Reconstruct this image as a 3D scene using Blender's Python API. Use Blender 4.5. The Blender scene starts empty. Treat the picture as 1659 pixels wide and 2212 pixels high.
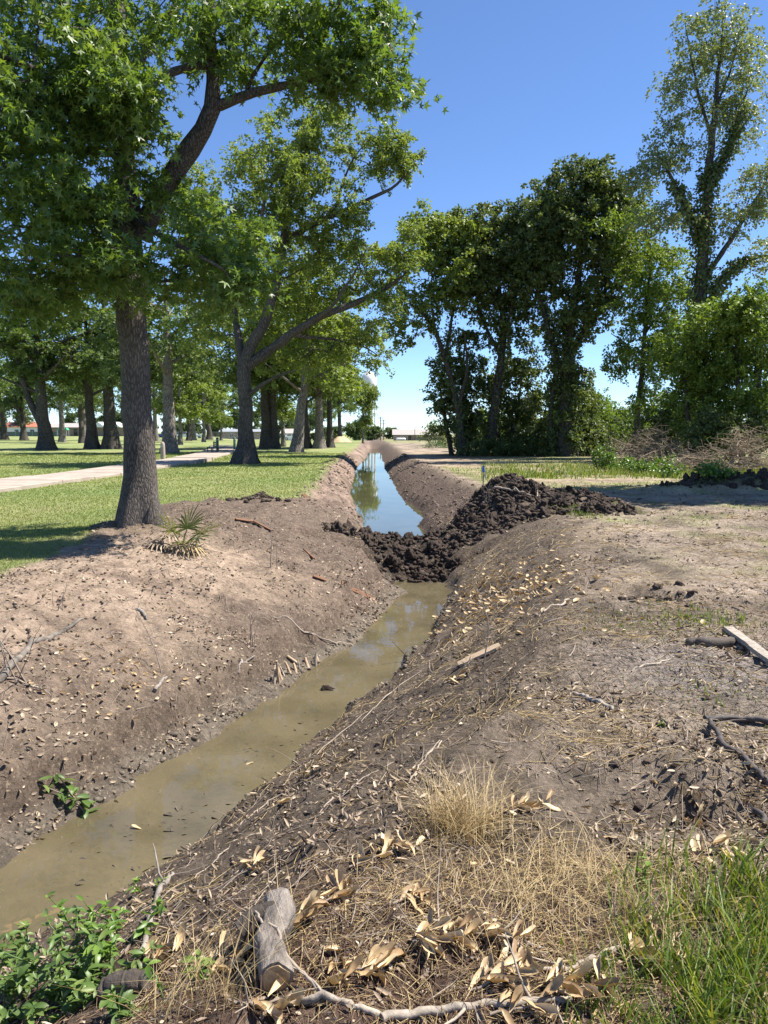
import bpy, math, random
import numpy as np
from mathutils import Vector, Matrix
random.seed(7)
RNG = np.random.default_rng(11)
scene = bpy.context.scene
COL = scene.collection

# ------------------------------------------------------------------ camera, sky, sun, exposure
EYE = 1.7; FOC = 796.0; HOR = 431.0
PITCH = math.atan((512 - HOR) / FOC)
cam_d = bpy.data.cameras.new('camera'); cam = bpy.data.objects.new('camera', cam_d); COL.objects.link(cam)
cam_d.sensor_fit = 'VERTICAL'; cam_d.sensor_height = 36.0; cam_d.lens = 36.0 * FOC / 1024
cam_d.clip_start = 0.05; cam_d.clip_end = 6000
cam.location = (0, 0, EYE); cam.rotation_euler = (math.pi / 2 - PITCH, 0, 0)
scene.camera = cam
SUN_AZ = math.radians(76); SUN_EL = math.radians(57)      # azimuth measured from +Y towards +X
SUND = Vector((math.sin(SUN_AZ) * math.cos(SUN_EL), math.cos(SUN_AZ) * math.cos(SUN_EL), math.sin(SUN_EL)))
world = bpy.data.worlds.new('World'); scene.world = world; world.use_nodes = True
wn = world.node_tree.nodes; wl = world.node_tree.links
bg = wn['Background']
sky = wn.new('ShaderNodeTexSky'); sky.sky_type = 'NISHITA'; sky.sun_disc = False
sky.sun_elevation = SUN_EL; sky.sun_rotation = SUN_AZ
sky.air_density = 1.0; sky.altitude = 2600; sky.dust_density = 0.0; sky.ozone_density = 4.5
tint = wn.new('ShaderNodeMixRGB'); tint.blend_type = 'MULTIPLY'; tint.inputs[0].default_value = 1.0; tint.inputs[2].default_value = (0.9, 0.98, 1.09, 1)   # clear spring air
wl.new(sky.outputs[0], tint.inputs[1]); wl.new(tint.outputs[0], bg.inputs[0]); bg.inputs[1].default_value = 0.092
sun_d = bpy.data.lights.new('sun', 'SUN'); sun = bpy.data.objects.new('sun', sun_d); COL.objects.link(sun)
sun_d.energy = 5.0; sun_d.angle = math.radians(0.53); sun_d.color = (1.0, 0.95, 0.86)
sun.rotation_euler = SUND.to_track_quat('Z', 'Y').to_euler(); sun.location = (30, 5, 40)
scene.view_settings.view_transform = 'Standard'; scene.view_settings.look = 'None'
scene.view_settings.exposure = 1.1; scene.view_settings.gamma = 1.0
scene.render.engine = 'CYCLES'

# ------------------------------------------------------------------ maths helpers
S = 768 / 1659.0            # measured picture units -> render pixels
CP, SP_ = math.cos(PITCH), math.sin(PITCH)
def ray(fx, fy):
    x = (fx * S - 384) / FOC; y = -(fy * S - 512) / FOC
    return np.array([x, CP + y * SP_, y * CP - SP_])
def P(fx, fy, Y):
    d = ray(fx, fy); t = Y / d[1]
    return np.array([d[0] * t, Y, EYE + d[2] * t])
def MPU(Y): return Y / FOC * S      # metres per measured unit at depth Y

_perm = np.random.default_rng(5).permutation(256); _perm = np.concatenate([_perm, _perm, _perm])
_ga = np.random.default_rng(6).uniform(0, 2 * np.pi, 256); _gx, _gy = np.cos(_ga), np.sin(_ga)
def perlin(x, y):
    xi = np.floor(x).astype(int); yi = np.floor(y).astype(int); xf = x - xi; yf = y - yi
    u = xf * xf * xf * (xf * (xf * 6 - 15) + 10); v = yf * yf * yf * (yf * (yf * 6 - 15) + 10)
    def g(a, b, dx, dy):
        h = _perm[(_perm[a & 255] + b) & 255]; return _gx[h] * dx + _gy[h] * dy
    a = g(xi, yi, xf, yf); b = g(xi + 1, yi, xf - 1, yf); c = g(xi, yi + 1, xf, yf - 1); d = g(xi + 1, yi + 1, xf - 1, yf - 1)
    return (a + u * (b - a)) * (1 - v) + (c + u * (d - c)) * v * 1.0
def fbm(x, y, o=4, s=0.0):
    r = 0; a = 1.0
    for i in range(o):
        r = r + a * perlin(x * 2 ** i + 17.3 * i + s, y * 2 ** i + 9.1 * i + s * 1.7); a *= 0.5
    return r
def billow(x, y, o=3, s=0.0):
    r = 0; a = 1.0
    for i in range(o):
        r = r + a * np.abs(perlin(x * 2 ** i + 7.3 * i + s, y * 2 ** i + 5.1 * i + s)); a *= 0.5
    return r
def sstep(a, b, x):
    t = np.clip((x - a) / (b - a), 0, 1); return t * t * (3 - 2 * t)

# ------------------------------------------------------------------ object helpers
def mesh(name, V, F, mat=None, smooth=True):
    """V (n,3); F array (m,k) or list of such arrays"""
    V = np.asarray(V, dtype=np.float32)
    Fs = [np.asarray(f, dtype=np.int32) for f in (F if isinstance(F, list) else [F])]
    Fs = [f for f in Fs if f.size]
    me = bpy.data.meshes.new(name)
    me.vertices.add(len(V)); me.vertices.foreach_set('co', V.ravel())
    nl = sum(f.size for f in Fs); npoly = sum(len(f) for f in Fs)
    me.loops.add(nl); me.loops.foreach_set('vertex_index', np.concatenate([f.ravel() for f in Fs]))
    st = []; o = 0
    for f in Fs:
        st.append(o + np.arange(len(f)) * f.shape[1]); o += f.size
    me.polygons.add(npoly); me.polygons.foreach_set('loop_start', np.concatenate(st).astype(np.int32))
    me.polygons.foreach_set('use_smooth', np.full(npoly, smooth))
    me.update(calc_edges=True)
    if mat: me.materials.append(mat)
    return me
def ob(name, me, parent=None, loc=None):
    o = bpy.data.objects.new(name, me); COL.objects.link(o)
    if parent: o.parent = parent
    if loc is not None: o.location = loc
    return o
def tag(o, label, cat, group=None):
    o['label'] = label; o['category'] = cat
    if group: o['group'] = group
    return o
def thing(name, label, cat, loc=(0, 0, 0), rz=0, group=None):
    o = bpy.data.objects.new(name, None); COL.objects.link(o); o.location = loc; o.rotation_euler = (0, 0, rz)
    o.empty_display_size = 0.2
    return tag(o, label, cat, group)
class MB:
    """collects verts / faces of mixed size"""
    def __init__(s): s.V = []; s.T = []; s.Q = []; s.n = 0
    def add(s, V, T=None, Q=None):
        s.V.append(np.asarray(V, float).reshape(-1, 3))
        if T is not None and len(T): s.T.append(np.asarray(T) + s.n)
        if Q is not None and len(Q): s.Q.append(np.asarray(Q) + s.n)
        s.n += len(s.V[-1])
    def box(s, c, d, rz=0, tilt=0):
        x, y, z = np.array(d) / 2.0
        v = np.array([(-x, -y, -z), (x, -y, -z), (x, y, -z), (-x, y, -z), (-x, -y, z), (x, -y, z), (x, y, z), (-x, y, z)])
        if tilt: ct, st = math.cos(tilt), math.sin(tilt); v = v @ np.array([[ct, 0, -st], [0, 1, 0], [st, 0, ct]])
        cc, ss = math.cos(rz), math.sin(rz); v = v @ np.array([[cc, ss, 0], [-ss, cc, 0], [0, 0, 1]])
        s.add(v + np.array(c), Q=[(0, 3, 2, 1), (4, 5, 6, 7), (0, 1, 5, 4), (1, 2, 6, 5), (2, 3, 7, 6), (3, 0, 4, 7)])
    def prism(s, prof, y0, y1):
        """profile in (x,z), extruded along y"""
        n = len(prof); a = [(p[0], y0, p[1]) for p in prof]; b = [(p[0], y1, p[1]) for p in prof]
        T = [(0, i + 1, i) for i in range(1, n - 1)] + [(n, n + i, n + i + 1) for i in range(1, n - 1)]
        Q = [(i, (i + 1) % n, n + (i + 1) % n, n + i) for i in range(n)]
        s.add(a + b, T=[t[::-1] for t in T], Q=[q[::-1] for q in Q])
    def tube(s, pts, rad, k=8, cap=True, lobe=None, tw=0.0):
        pts = np.asarray(pts, float); n = len(pts); rad = np.broadcast_to(np.asarray(rad, float), (n,))
        T = np.gradient(pts, axis=0); T /= np.linalg.norm(T, axis=1)[:, None] + 1e-9
        ref = np.array([0.0, 0, 1]) if abs(T[0][2]) < 0.9 else np.array([0.0, 1, 0])
        u = np.cross(T[0], ref); u /= np.linalg.norm(u); R = []
        a = np.arange(k) * 2 * np.pi / k
        for i in range(n):
            u = u - T[i] * u.dot(T[i]); u /= np.linalg.norm(u) + 1e-9; w = np.cross(T[i], u)
            rr = rad[i] * (lobe(i / max(n - 1, 1), a) if lobe else 1.0)
            rr = np.broadcast_to(rr, (k,))
            R.append(pts[i] + rr[:, None] * (np.cos(a)[:, None] * u + np.sin(a)[:, None] * w))
        V = np.concatenate(R); i, j = np.meshgrid(np.arange(n - 1), np.arange(k), indexing='ij')
        Q = np.stack([i * k + j, i * k + (j + 1) % k, (i + 1) * k + (j + 1) % k, (i + 1) * k + j], -1).reshape(-1, 4)
        if cap:
            m = n * k; V = np.concatenate([V, V[:k], V[m - k:m], pts[:1], pts[-1:]])
            Tt = [(m + 2 * k, m + (q + 1) % k, m + q) for q in range(k)] + [(m + 2 * k + 1, m + k + q, m + k + (q + 1) % k) for q in range(k)]
            s.add(V, T=Tt, Q=Q)
        else: s.add(V, Q=Q)
    def segs(s, A, B, ra, rb, k=3):
        """many straight twigs at once"""
        A = np.asarray(A, float); B = np.asarray(B, float); n = len(A)
        if not n: return
        ra = np.broadcast_to(ra, (n,)); rb = np.broadcast_to(rb, (n,))
        T = B - A; T = T / (np.linalg.norm(T, axis=1)[:, None] + 1e-9)
        ref = np.where(np.abs(T[:, 2:3]) < 0.9, np.array([[0, 0, 1.0]]), np.array([[0, 1.0, 0]]))
        u = np.cross(T, ref); u /= np.linalg.norm(u, axis=1)[:, None] + 1e-9; w = np.cross(T, u)
        a = np.arange(k) * 2 * np.pi / k
        off = np.cos(a)[None, :, None] * u[:, None, :] + np.sin(a)[None, :, None] * w[:, None, :]
        V = np.stack([A[:, None, :] + off * ra[:, None, None], B[:, None, :] + off * rb[:, None, None]], 1).reshape(-1, 3)
        base = (np.arange(n) * 2 * k)[:, None]; j = np.arange(k)[None, :]
        Q = np.stack([base + j, base + (j + 1) % k, base + k + (j + 1) % k, base + k + j], -1).reshape(-1, 4)
        s.add(V, Q=Q)
    def mesh(s, name, mat=None, smooth=True):
        F = []
        if s.T: F.append(np.concatenate(s.T))
        if s.Q: F.append(np.concatenate(s.Q))
        return mesh(name, np.concatenate(s.V), F, mat, smooth)
    def build(s, name, mat, parent=None, loc=None, smooth=True):
        return ob(name, s.mesh(name, mat, smooth), parent, loc)
def wob(p, amp, rng, n=None):
    """resample a polyline smoothly and wobble it"""
    p = np.asarray(p, float); n = n or max(8, len(p) * 4)
    d = np.concatenate([[0], np.cumsum(np.linalg.norm(np.diff(p, axis=0), axis=1))]); t = np.linspace(0, d[-1], n)
    q = np.stack([np.interp(t, d, p[:, i]) for i in range(3)], 1)
    for _ in range(2): q[1:-1] = 0.25 * q[:-2] + 0.5 * q[1:-1] + 0.25 * q[2:]
    if amp:
        w = rng.normal(0, 1, (n, 3)); w[1:-1] = (w[:-2] + w[1:-1] + w[2:]) / 3; w[0] = 0; w[-1] = 0; q = q + w * amp
    return q, t / max(d[-1], 1e-6)

# ------------------------------------------------------------------ materials
def nmat(name):
    m = bpy.data.materials.new(name); m.use_nodes = True; nt = m.node_tree
    return m, nt, nt.nodes, nt.links, nt.nodes['Principled BSDF']
def N(nt, t, **kw):
    n = nt.nodes.new(t)
    for k, v in kw.items():
        if k in n.inputs: n.inputs[k].default_value = v
        else: setattr(n, k, v)
    return n
def ramp(nt, fac, stops):
    r = nt.nodes.new('ShaderNodeValToRGB'); e = r.color_ramp.elements
    while len(e) < len(stops): e.new(0.5)
    for i, (p, c) in enumerate(stops): e[i].position = p; e[i].color = (*c, 1)
    nt.links.new(fac, r.inputs[0]); return r.outputs[0]
def simple(name, c1, c2, scale=8, rough=0.8, bump=0.3, dist=0.01, stretch=(1, 1, 1), spec=0.3, metal=0, island=0.0):
    m, nt, ns, L, b = nmat(name)
    tc = N(nt, 'ShaderNodeTexCoord'); mp = N(nt, 'ShaderNodeMapping'); mp.inputs['Scale'].default_value = stretch
    L.new(tc.outputs['Object'], mp.inputs[0])
    no = N(nt, 'ShaderNodeTexNoise', Scale=scale, Detail=6.0, Roughness=0.65); L.new(mp.outputs[0], no.inputs[0])
    c = ramp(nt, no.outputs[0], [(0.32, c1), (0.68, c2)])
    if island:
        g = N(nt, 'ShaderNodeNewGeometry'); hs = N(nt, 'ShaderNodeHueSaturation')
        mr = N(nt, 'ShaderNodeMapRange'); mr.inputs[3].default_value = 1 - island; mr.inputs[4].default_value = 1 + island
        L.new(g.outputs['Random Per Island'], mr.inputs[0]); L.new(mr.outputs[0], hs.inputs['Value']); L.new(c, hs.inputs['Color']); c = hs.outputs[0]
    L.new(c, b.inputs['Base Color']); b.inputs['Roughness'].default_value = rough; b.inputs['Metallic'].default_value = metal
    b.inputs['Specular IOR Level'].default_value = spec
    if bump:
        n2 = N(nt, 'ShaderNodeTexNoise', Scale=scale * 4, Detail=5.0, Roughness=0.7); L.new(mp.outputs[0], n2.inputs[0])
        bp = N(nt, 'ShaderNodeBump', Strength=bump, Distance=dist); L.new(n2.outputs[0], bp.inputs['Height']); L.new(bp.outputs[0], b.inputs['Normal'])
    return m
def leafmat(name, stops, trans=0.35, tcol=None, rough=0.42, spec=0.45, patch=0.0, objr=False):
    """foliage: each leaf its own tone, light shines through"""
    m, nt, ns, L, b = nmat(name)
    g = N(nt, 'ShaderNodeNewGeometry'); f = g.outputs['Random Per Island']
    if patch:
        tc = N(nt, 'ShaderNodeTexCoord'); no = N(nt, 'ShaderNodeTexNoise', Scale=patch, Detail=2.0); L.new(tc.outputs['Object'], no.inputs[0])
        mx = N(nt, 'ShaderNodeMix'); mx.inputs[0].default_value = 0.5; L.new(f, mx.inputs[2]); L.new(no.outputs[0], mx.inputs[3]); f = mx.outputs[0]
    if objr:
        oi = N(nt, 'ShaderNodeObjectInfo'); tc = N(nt, 'ShaderNodeTexCoord'); no = N(nt, 'ShaderNodeTexNoise', Scale=4.0, Detail=4.0); L.new(tc.outputs['Object'], no.inputs[0])
        mx = N(nt, 'ShaderNodeMix'); mx.inputs[0].default_value = 0.4; L.new(oi.outputs['Random'], mx.inputs[2]); L.new(no.outputs[0], mx.inputs[3]); f = mx.outputs[0]
    c = ramp(nt, f, stops)
    L.new(c, b.inputs['Base Color']); b.inputs['Roughness'].default_value = rough; b.inputs['Specular IOR Level'].default_value = spec
    t = N(nt, 'ShaderNodeBsdfTranslucent'); hs = N(nt, 'ShaderNodeMixRGB', blend_type='MULTIPLY'); hs.inputs[0].default_value = 1
    hs.inputs[2].default_value = (*(tcol or (1.5, 1.45, 0.6)), 1); L.new(c, hs.inputs[1]); L.new(hs.outputs[0], t.inputs[0])
    mx2 = N(nt, 'ShaderNodeMixShader'); mx2.inputs[0].default_value = trans
    L.new(b.outputs[0], mx2.inputs[1]); L.new(t.outputs[0], mx2.inputs[2]); L.new(mx2.outputs[0], ns['Material Output'].inputs[0])
    return m
M = {}
M['gum'] = leafmat('sweetgum_leaf', [(0.000, (0.060, 0.109, 0.025)), (0.500, (0.114, 0.185, 0.040)), (0.800, (0.181, 0.255, 0.057)), (1.000, (0.302, 0.333, 0.079))], 0.42, patch=0.5)
M['elm'] = leafmat('park_tree_leaf', [(0.000, (0.100, 0.150, 0.037)), (0.500, (0.172, 0.233, 0.055)), (1.000, (0.279, 0.316, 0.079))], 0.42, patch=0.35, rough=0.5)
M['park'] = leafmat('lawn_tree_leaf', [(0.000, (0.063, 0.106, 0.038)), (0.500, (0.112, 0.168, 0.054)), (1.000, (0.197, 0.241, 0.078))], 0.4, patch=0.3, rough=0.5)
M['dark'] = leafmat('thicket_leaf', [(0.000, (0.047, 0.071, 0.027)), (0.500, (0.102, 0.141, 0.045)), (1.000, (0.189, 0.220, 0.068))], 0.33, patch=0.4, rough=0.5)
M['pale'] = leafmat('cottonwood_leaf', [(0.000, (0.114, 0.155, 0.068)), (0.500, (0.187, 0.232, 0.105)), (1.000, (0.286, 0.303, 0.135))], 0.35, patch=0.3, rough=0.45)
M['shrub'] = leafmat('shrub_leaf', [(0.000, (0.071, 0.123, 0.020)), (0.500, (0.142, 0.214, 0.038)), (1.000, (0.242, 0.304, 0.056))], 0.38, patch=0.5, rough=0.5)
M['far'] = leafmat('distant_leaf', [(0.000, (0.072, 0.110, 0.041)), (0.500, (0.102, 0.149, 0.050)), (1.000, (0.156, 0.198, 0.068))], 0.25, patch=0.1, rough=0.6)
M['weedleaf'] = leafmat('single_weed_leaf', [(0.100, (0.072, 0.143, 0.022)), (0.600, (0.144, 0.242, 0.041)), (0.900, (0.240, 0.330, 0.063))], 0.35, rough=0.4, objr=True)
M['weed'] = leafmat('weed_leaf', [(0.000, (0.060, 0.121, 0.020)), (0.600, (0.108, 0.198, 0.032)), (1.000, (0.204, 0.286, 0.054))], 0.3, rough=0.4)
M['glossy_leaf'] = leafmat('bay_leaf', [(0.100, (0.066, 0.116, 0.029)), (0.600, (0.119, 0.187, 0.045)), (0.900, (0.211, 0.264, 0.068))], 0.3, rough=0.45, spec=0.4, objr=True)
M['magleaf'] = leafmat('dry_magnolia_leaf', [(0.15, (0.22, 0.135, 0.07)), (0.4, (0.43, 0.3, 0.155)), (0.75, (0.6, 0.46, 0.27)), (0.95, (0.68, 0.57, 0.4))], 0.12, tcol=(1.1, 0.95, 0.6), rough=0.5, objr=True)
M['drygrass'] = leafmat('straw', [(0.0, (0.28, 0.19, 0.09)), (0.5, (0.45, 0.33, 0.16)), (1.0, (0.62, 0.49, 0.26))], 0.2, tcol=(1.1, 1.0, 0.7), rough=0.6)
M['redstraw'] = leafmat('needle_litter', [(0.0, (0.10, 0.055, 0.035)), (0.5, (0.2, 0.115, 0.07)), (1.0, (0.36, 0.25, 0.15))], 0.1, tcol=(1.1, 1.0, 0.7), rough=0.7)
M['deadleaf'] = leafmat('dry_leaf', [(0.0, (0.22, 0.13, 0.06)), (0.5, (0.42, 0.29, 0.14)), (1.0, (0.58, 0.44, 0.25))], 0.15, tcol=(1.1, 0.95, 0.6), rough=0.5)
M['litter'] = leafmat('leaf_litter', [(0.0, (0.12, 0.085, 0.06)), (0.45, (0.25, 0.185, 0.13)), (0.88, (0.4, 0.31, 0.21)), (1.0, (0.56, 0.46, 0.34))], 0.1, tcol=(1.1, 0.95, 0.6), rough=0.6)
M['grass'] = leafmat('grass_blade', [(0.000, (0.072, 0.122, 0.014)), (0.600, (0.133, 0.198, 0.025)), (0.900, (0.211, 0.245, 0.043)), (1.000, (0.376, 0.302, 0.094))], 0.35, rough=0.5)
M['lawn'] = leafmat('lawn_blade', [(0.000, (0.149, 0.195, 0.044)), (0.600, (0.230, 0.272, 0.068)), (0.950, (0.333, 0.339, 0.107)), (1.000, (0.574, 0.514, 0.340))], 0.25, rough=0.55, patch=0.6)
M['palm'] = leafmat('palmetto_leaf', [(0.0, (0.09, 0.12, 0.03)), (0.6, (0.15, 0.18, 0.05)), (1.0, (0.26, 0.26, 0.09))], 0.2, rough=0.4)
M['twig'] = simple('twig', (0.17, 0.13, 0.1), (0.36, 0.3, 0.24), 6, 0.85, 0.2, 0.004, island=0.4)
M['palewood'] = simple('bleached_wood', (0.2, 0.165, 0.13), (0.52, 0.455, 0.38), 7, 0.85, 0.8, 0.01, (3, 9, 9))
M['tanwood'] = simple('raw_board', (0.3, 0.21, 0.13), (0.5, 0.38, 0.26), 3, 0.8, 0.5, 0.004, (1, 14, 14))
M['redbark'] = simple('red_bark_strip', (0.09, 0.045, 0.03), (0.26, 0.135, 0.075), 9, 0.85, 0.5, 0.006, (2, 9, 9))
M['greybark'] = simple('grey_stick_bark', (0.13, 0.11, 0.095), (0.34, 0.3, 0.26), 9, 0.88, 0.6, 0.008, (1, 1, 1))
M['blackroot'] = simple('black_root', (0.035, 0.03, 0.028), (0.12, 0.1, 0.09), 12, 0.7, 0.5, 0.005)
M['rot'] = simple('rotten_wood', (0.03, 0.024, 0.02), (0.13, 0.105, 0.085), 10, 0.85, 0.8, 0.01)
M['cutwood'] = simple('cut_end', (0.17, 0.11, 0.06), (0.46, 0.33, 0.19), 30, 0.8, 0.5, 0.004)
M['clod'] = simple('soil_clod', (0.028, 0.02, 0.016), (0.1, 0.072, 0.055), 5, 0.9, 0.9, 0.03, spec=0.25, island=0.3)
M['concrete'] = simple('path_concrete', (0.3, 0.245, 0.2), (0.43, 0.36, 0.3), 1.6, 0.9, 0.25, 0.004)
def barkmat(name, dark, light, sc=1.0):
    m, nt, ns, L, b = nmat(name)
    tc = N(nt, 'ShaderNodeTexCoord'); mp = N(nt, 'ShaderNodeMapping'); mp.inputs['Scale'].default_value = (9 * sc, 9 * sc, 2.0 * sc)
    L.new(tc.outputs['Object'], mp.inputs[0])
    wp = N(nt, 'ShaderNodeTexNoise', Scale=0.9, Detail=3.0); L.new(mp.outputs[0], wp.inputs[0])
    ad = N(nt, 'ShaderNodeMixRGB', blend_type='ADD'); ad.inputs[0].default_value = 0.9; L.new(mp.outputs[0], ad.inputs[1]); L.new(wp.outputs[1], ad.inputs[2])
    vo = N(nt, 'ShaderNodeTexVoronoi', feature='DISTANCE_TO_EDGE'); vo.inputs['Scale'].default_value = 1.6; L.new(ad.outputs[0], vo.inputs[0])
    n2 = N(nt, 'ShaderNodeTexNoise', Scale=3.0, Detail=6.0, Roughness=0.7); L.new(mp.outputs[0], n2.inputs[0])
    n3 = N(nt, 'ShaderNodeTexNoise', Scale=1.3, Detail=3.0); L.new(tc.outputs['Object'], n3.inputs[0])
    mr = N(nt, 'ShaderNodeMapRange'); mr.inputs[2].default_value = 0.22; L.new(vo.outputs[0], mr.inputs[0])
    ml = N(nt, 'ShaderNodeMath', operation='MULTIPLY'); L.new(mr.outputs[0], ml.inputs[0]); L.new(n2.outputs[0], ml.inputs[1])
    m2 = N(nt, 'ShaderNodeMath', operation='MULTIPLY_ADD'); L.new(n3.outputs[0], m2.inputs[0]); m2.inputs[1].default_value = 0.5; L.new(ml.outputs[0], m2.inputs[2])
    c = ramp(nt, m2.outputs[0], [(0.15, dark), (0.5, tuple(0.5 * (a + q) for a, q in zip(dark, light))), (0.95, light)])
    L.new(c, b.inputs['Base Color']); b.inputs['Roughness'].default_value = 0.9; b.inputs['Specular IOR Level'].default_value = 0.2
    bp = N(nt, 'ShaderNodeBump', Strength=1.0, Distance=0.035 / sc ** .6); L.new(ml.outputs[0], bp.inputs['Height']); L.new(bp.outputs[0], b.inputs['Normal'])
    return m
M['gumbark'] = barkmat('sweetgum_bark', (0.03, 0.025, 0.021), (0.2, 0.172, 0.148), 2.3)
M['bark'] = barkmat('park_tree_bark', (0.028, 0.024, 0.02), (0.15, 0.13, 0.112), 1.1)
M['palebark'] = barkmat('pale_bark', (0.06, 0.05, 0.042), (0.34, 0.3, 0.26), 0.9)
M['darkbark'] = barkmat('thicket_bark', (0.03, 0.026, 0.022), (0.13, 0.115, 0.1), 0.7)
def flat(name, c, rough=0.6, metal=0.0, spec=0.4):
    return simple(name, tuple(0.88 * v for v in c), c, 3, rough, 0.05, 0.002, spec=spec, metal=metal)

# ------------------------------------------------------------------ the lie of the land
def I(y, t): a = np.array(t); return np.interp(y, a[:, 0], a[:, 1])
XLW = [(-3, -4.3), (2, -3.6), (3.5, -3.0), (5, -2.53), (6.24, -2.0), (7.35, -1.59), (8.4, -1.16), (9.44, -.79), (11, -.26), (13.9, .3), (16, .0), (20, -.45), (24, -.8), (27, -1.05), (33, -1.45), (54, -1.95), (80, -1.7), (120, -2.2), (300, -4.5)]
XRW = [(-3, -3.6), (2, -2.9), (3.5, -2.3), (4.4, -1.75), (5.2, -1.27), (6, -.98), (7.2, -.56), (8.1, -.19), (9.86, .41), (12.1, .9), (13.9, 1.12), (17, 1.25), (21, 0.95), (24.7, 1.2), (29, .75), (39, .5), (54, .1), (80, -.2), (120, -.8), (300, -3)]
XLC = [(-3, -6.3), (3.5, -5.4), (6, -4.7), (9, -3.9), (11, -3.4), (14, -3.1), (19, -2.3), (22, -2.2), (33, -2.6), (42, -3.0), (86, -3.1), (120, -3.6), (300, -6)]
XRC = [(-3, -2.0), (1, -.9), (2.5, -.25), (4, .45), (6, 1.25), (9.4, 2.3), (12, 2.9), (14, 3.3), (17, 3.5), (20, 3.0), (24.6, 2.6), (40, 2.0), (54, 1.5), (80, 1.2), (120, .6), (300, -1.5)]
def far_drop(x, y): return -2.0 * sstep(120, 320, y) * sstep(-80, -20, x)
ZN, ZF = -1.15, -0.82
def dam(x, y):
    yc = 16.4 + 0.12 * (x - 1); zc = np.interp(x, [-2.2, -1.2, -.3, .5, 1.5, 2.5, 3.4, 4.6, 5.3, 6], [-.7, -.42, -.58, -.62, -.5, -.18, .06, .12, -.02, -.4])
    d = np.abs(y - yc); return zc - 0.62 * np.maximum(d - 0.45, 0)
def mound(x, y):
    e = lambda cx, cy, rx, ry, h: h * np.exp(-((x - cx) / rx) ** 2 - ((y - cy) / ry) ** 2)
    return e(2.75, 18.4, .6, .7, .6) + e(3.6, 18.3, .9, .7, .26) + e(4.8, 18.2, .9, .6, .2) + e(2.1, 18.3, .6, .8, .22) + e(9.6, 23.2, 1.6, .8, .28) + e(11.5, 23.0, 1.8, .8, .3)
def clodw(x, y):
    """1 where fresh lumpy dark spoil lies"""
    d = sstep(-0.28, 0.02, dam(x, y) - ground0(x, y)) * sstep(-1.6, -.6, x)
    m = sstep(0.10, 0.3, mound(x, y))
    return np.clip(np.maximum(d, m), 0, 1)
def ground0(x, y):
    zw = np.where(y < 15.4, ZN, ZF)
    jx = 0.16 * fbm(x * 0.05 + 3, y * 0.55, 3) + 0.10 * fbm(y * 1.9, x * .1, 3)
    xx = x + jx
    lw, rw, lc, rc = I(y, XLW), I(y, XRW), I(y, XLC), I(y, XRC)
    u = np.clip((xx - lc) / (lw - lc), 0, 1)
    uj = u + .035 * fbm(x * 1.7 + 5, y * 1.7, 3, 2.5) * (y < 15); zl = zw * (0.72 * u ** 1.28 + 0.10 * u ** 3 + 0.18 * sstep(0.84, 0.90, uj))
    v = np.clip((rc - xx) / (rc - rw), 0, 1)
    zr = zw * (0.9 * v ** 1.18 + 0.1 * sstep(.9, .97, v))
    w = np.clip((xx - lw) / (rw - lw), 0, 1)
    bed = zw - 0.28 * np.sin(np.pi * w) ** 0.8
    z = np.where(xx < lw, zl, np.where(xx > rw, zr, bed))
    # beyond the end of the ditch the bed fills up
    z = z * (1 - sstep(112, 120, y))
    return z
def weights(x, y):
    nb = fbm(x * .9, y * .6, 4, 3.0)
    gl = I(y, [(-3, -5.5), (6, -4.9), (9, -4.6), (11.7, -4.6), (14, -5.0), (17, -5.3), (18.3, -5.2), (18.8, -3.6), (19.4, -2.6), (20.6, -2.0), (42, -2.75), (86, -3.0), (120, -3.5), (300, -6)])
    lawn = sstep(0.18, -0.18, x - gl + 0.45 * nb * sstep(24, 8, y) + .12 * nb)
    rc = I(y, XRC)
    rg = sstep(.15, .6, x - rc - .2 + .3 * nb)
    band = np.maximum(sstep(20, 24, y) * sstep(44, 36, y) * (.35 + 1.1 * fbm(x * .35, y * .25, 3, 8.0)), 0.0)
    near = np.clip(1.7 * fbm(x * .6, y * .5, 4, 21.0) + .12 * sstep(10, 15, y), 0, 1) * sstep(2.2, 4.2, x - 0.05 * y) * sstep(7, 10, y)
    edge = sstep(26, 22, np.abs(y - 30) * 3) * .8 * sstep(0.9, 0.2, np.abs(x - rc - .9))
    green = sstep(28, 34, y) * sstep(4, 10, x - 0.02 * y) * (.7 + .5 * nb)
    right = rg * np.clip(np.maximum.reduce([band, near, edge, green]), 0, 1)
    far = np.maximum(sstep(95, 130, y), sstep(56, 62, y) * sstep(5, 9, x)) * np.where(x > rc, .85, 0)
    return lawn, np.clip(np.maximum(right, far), 0, 1) * (1 - lawn)
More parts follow.
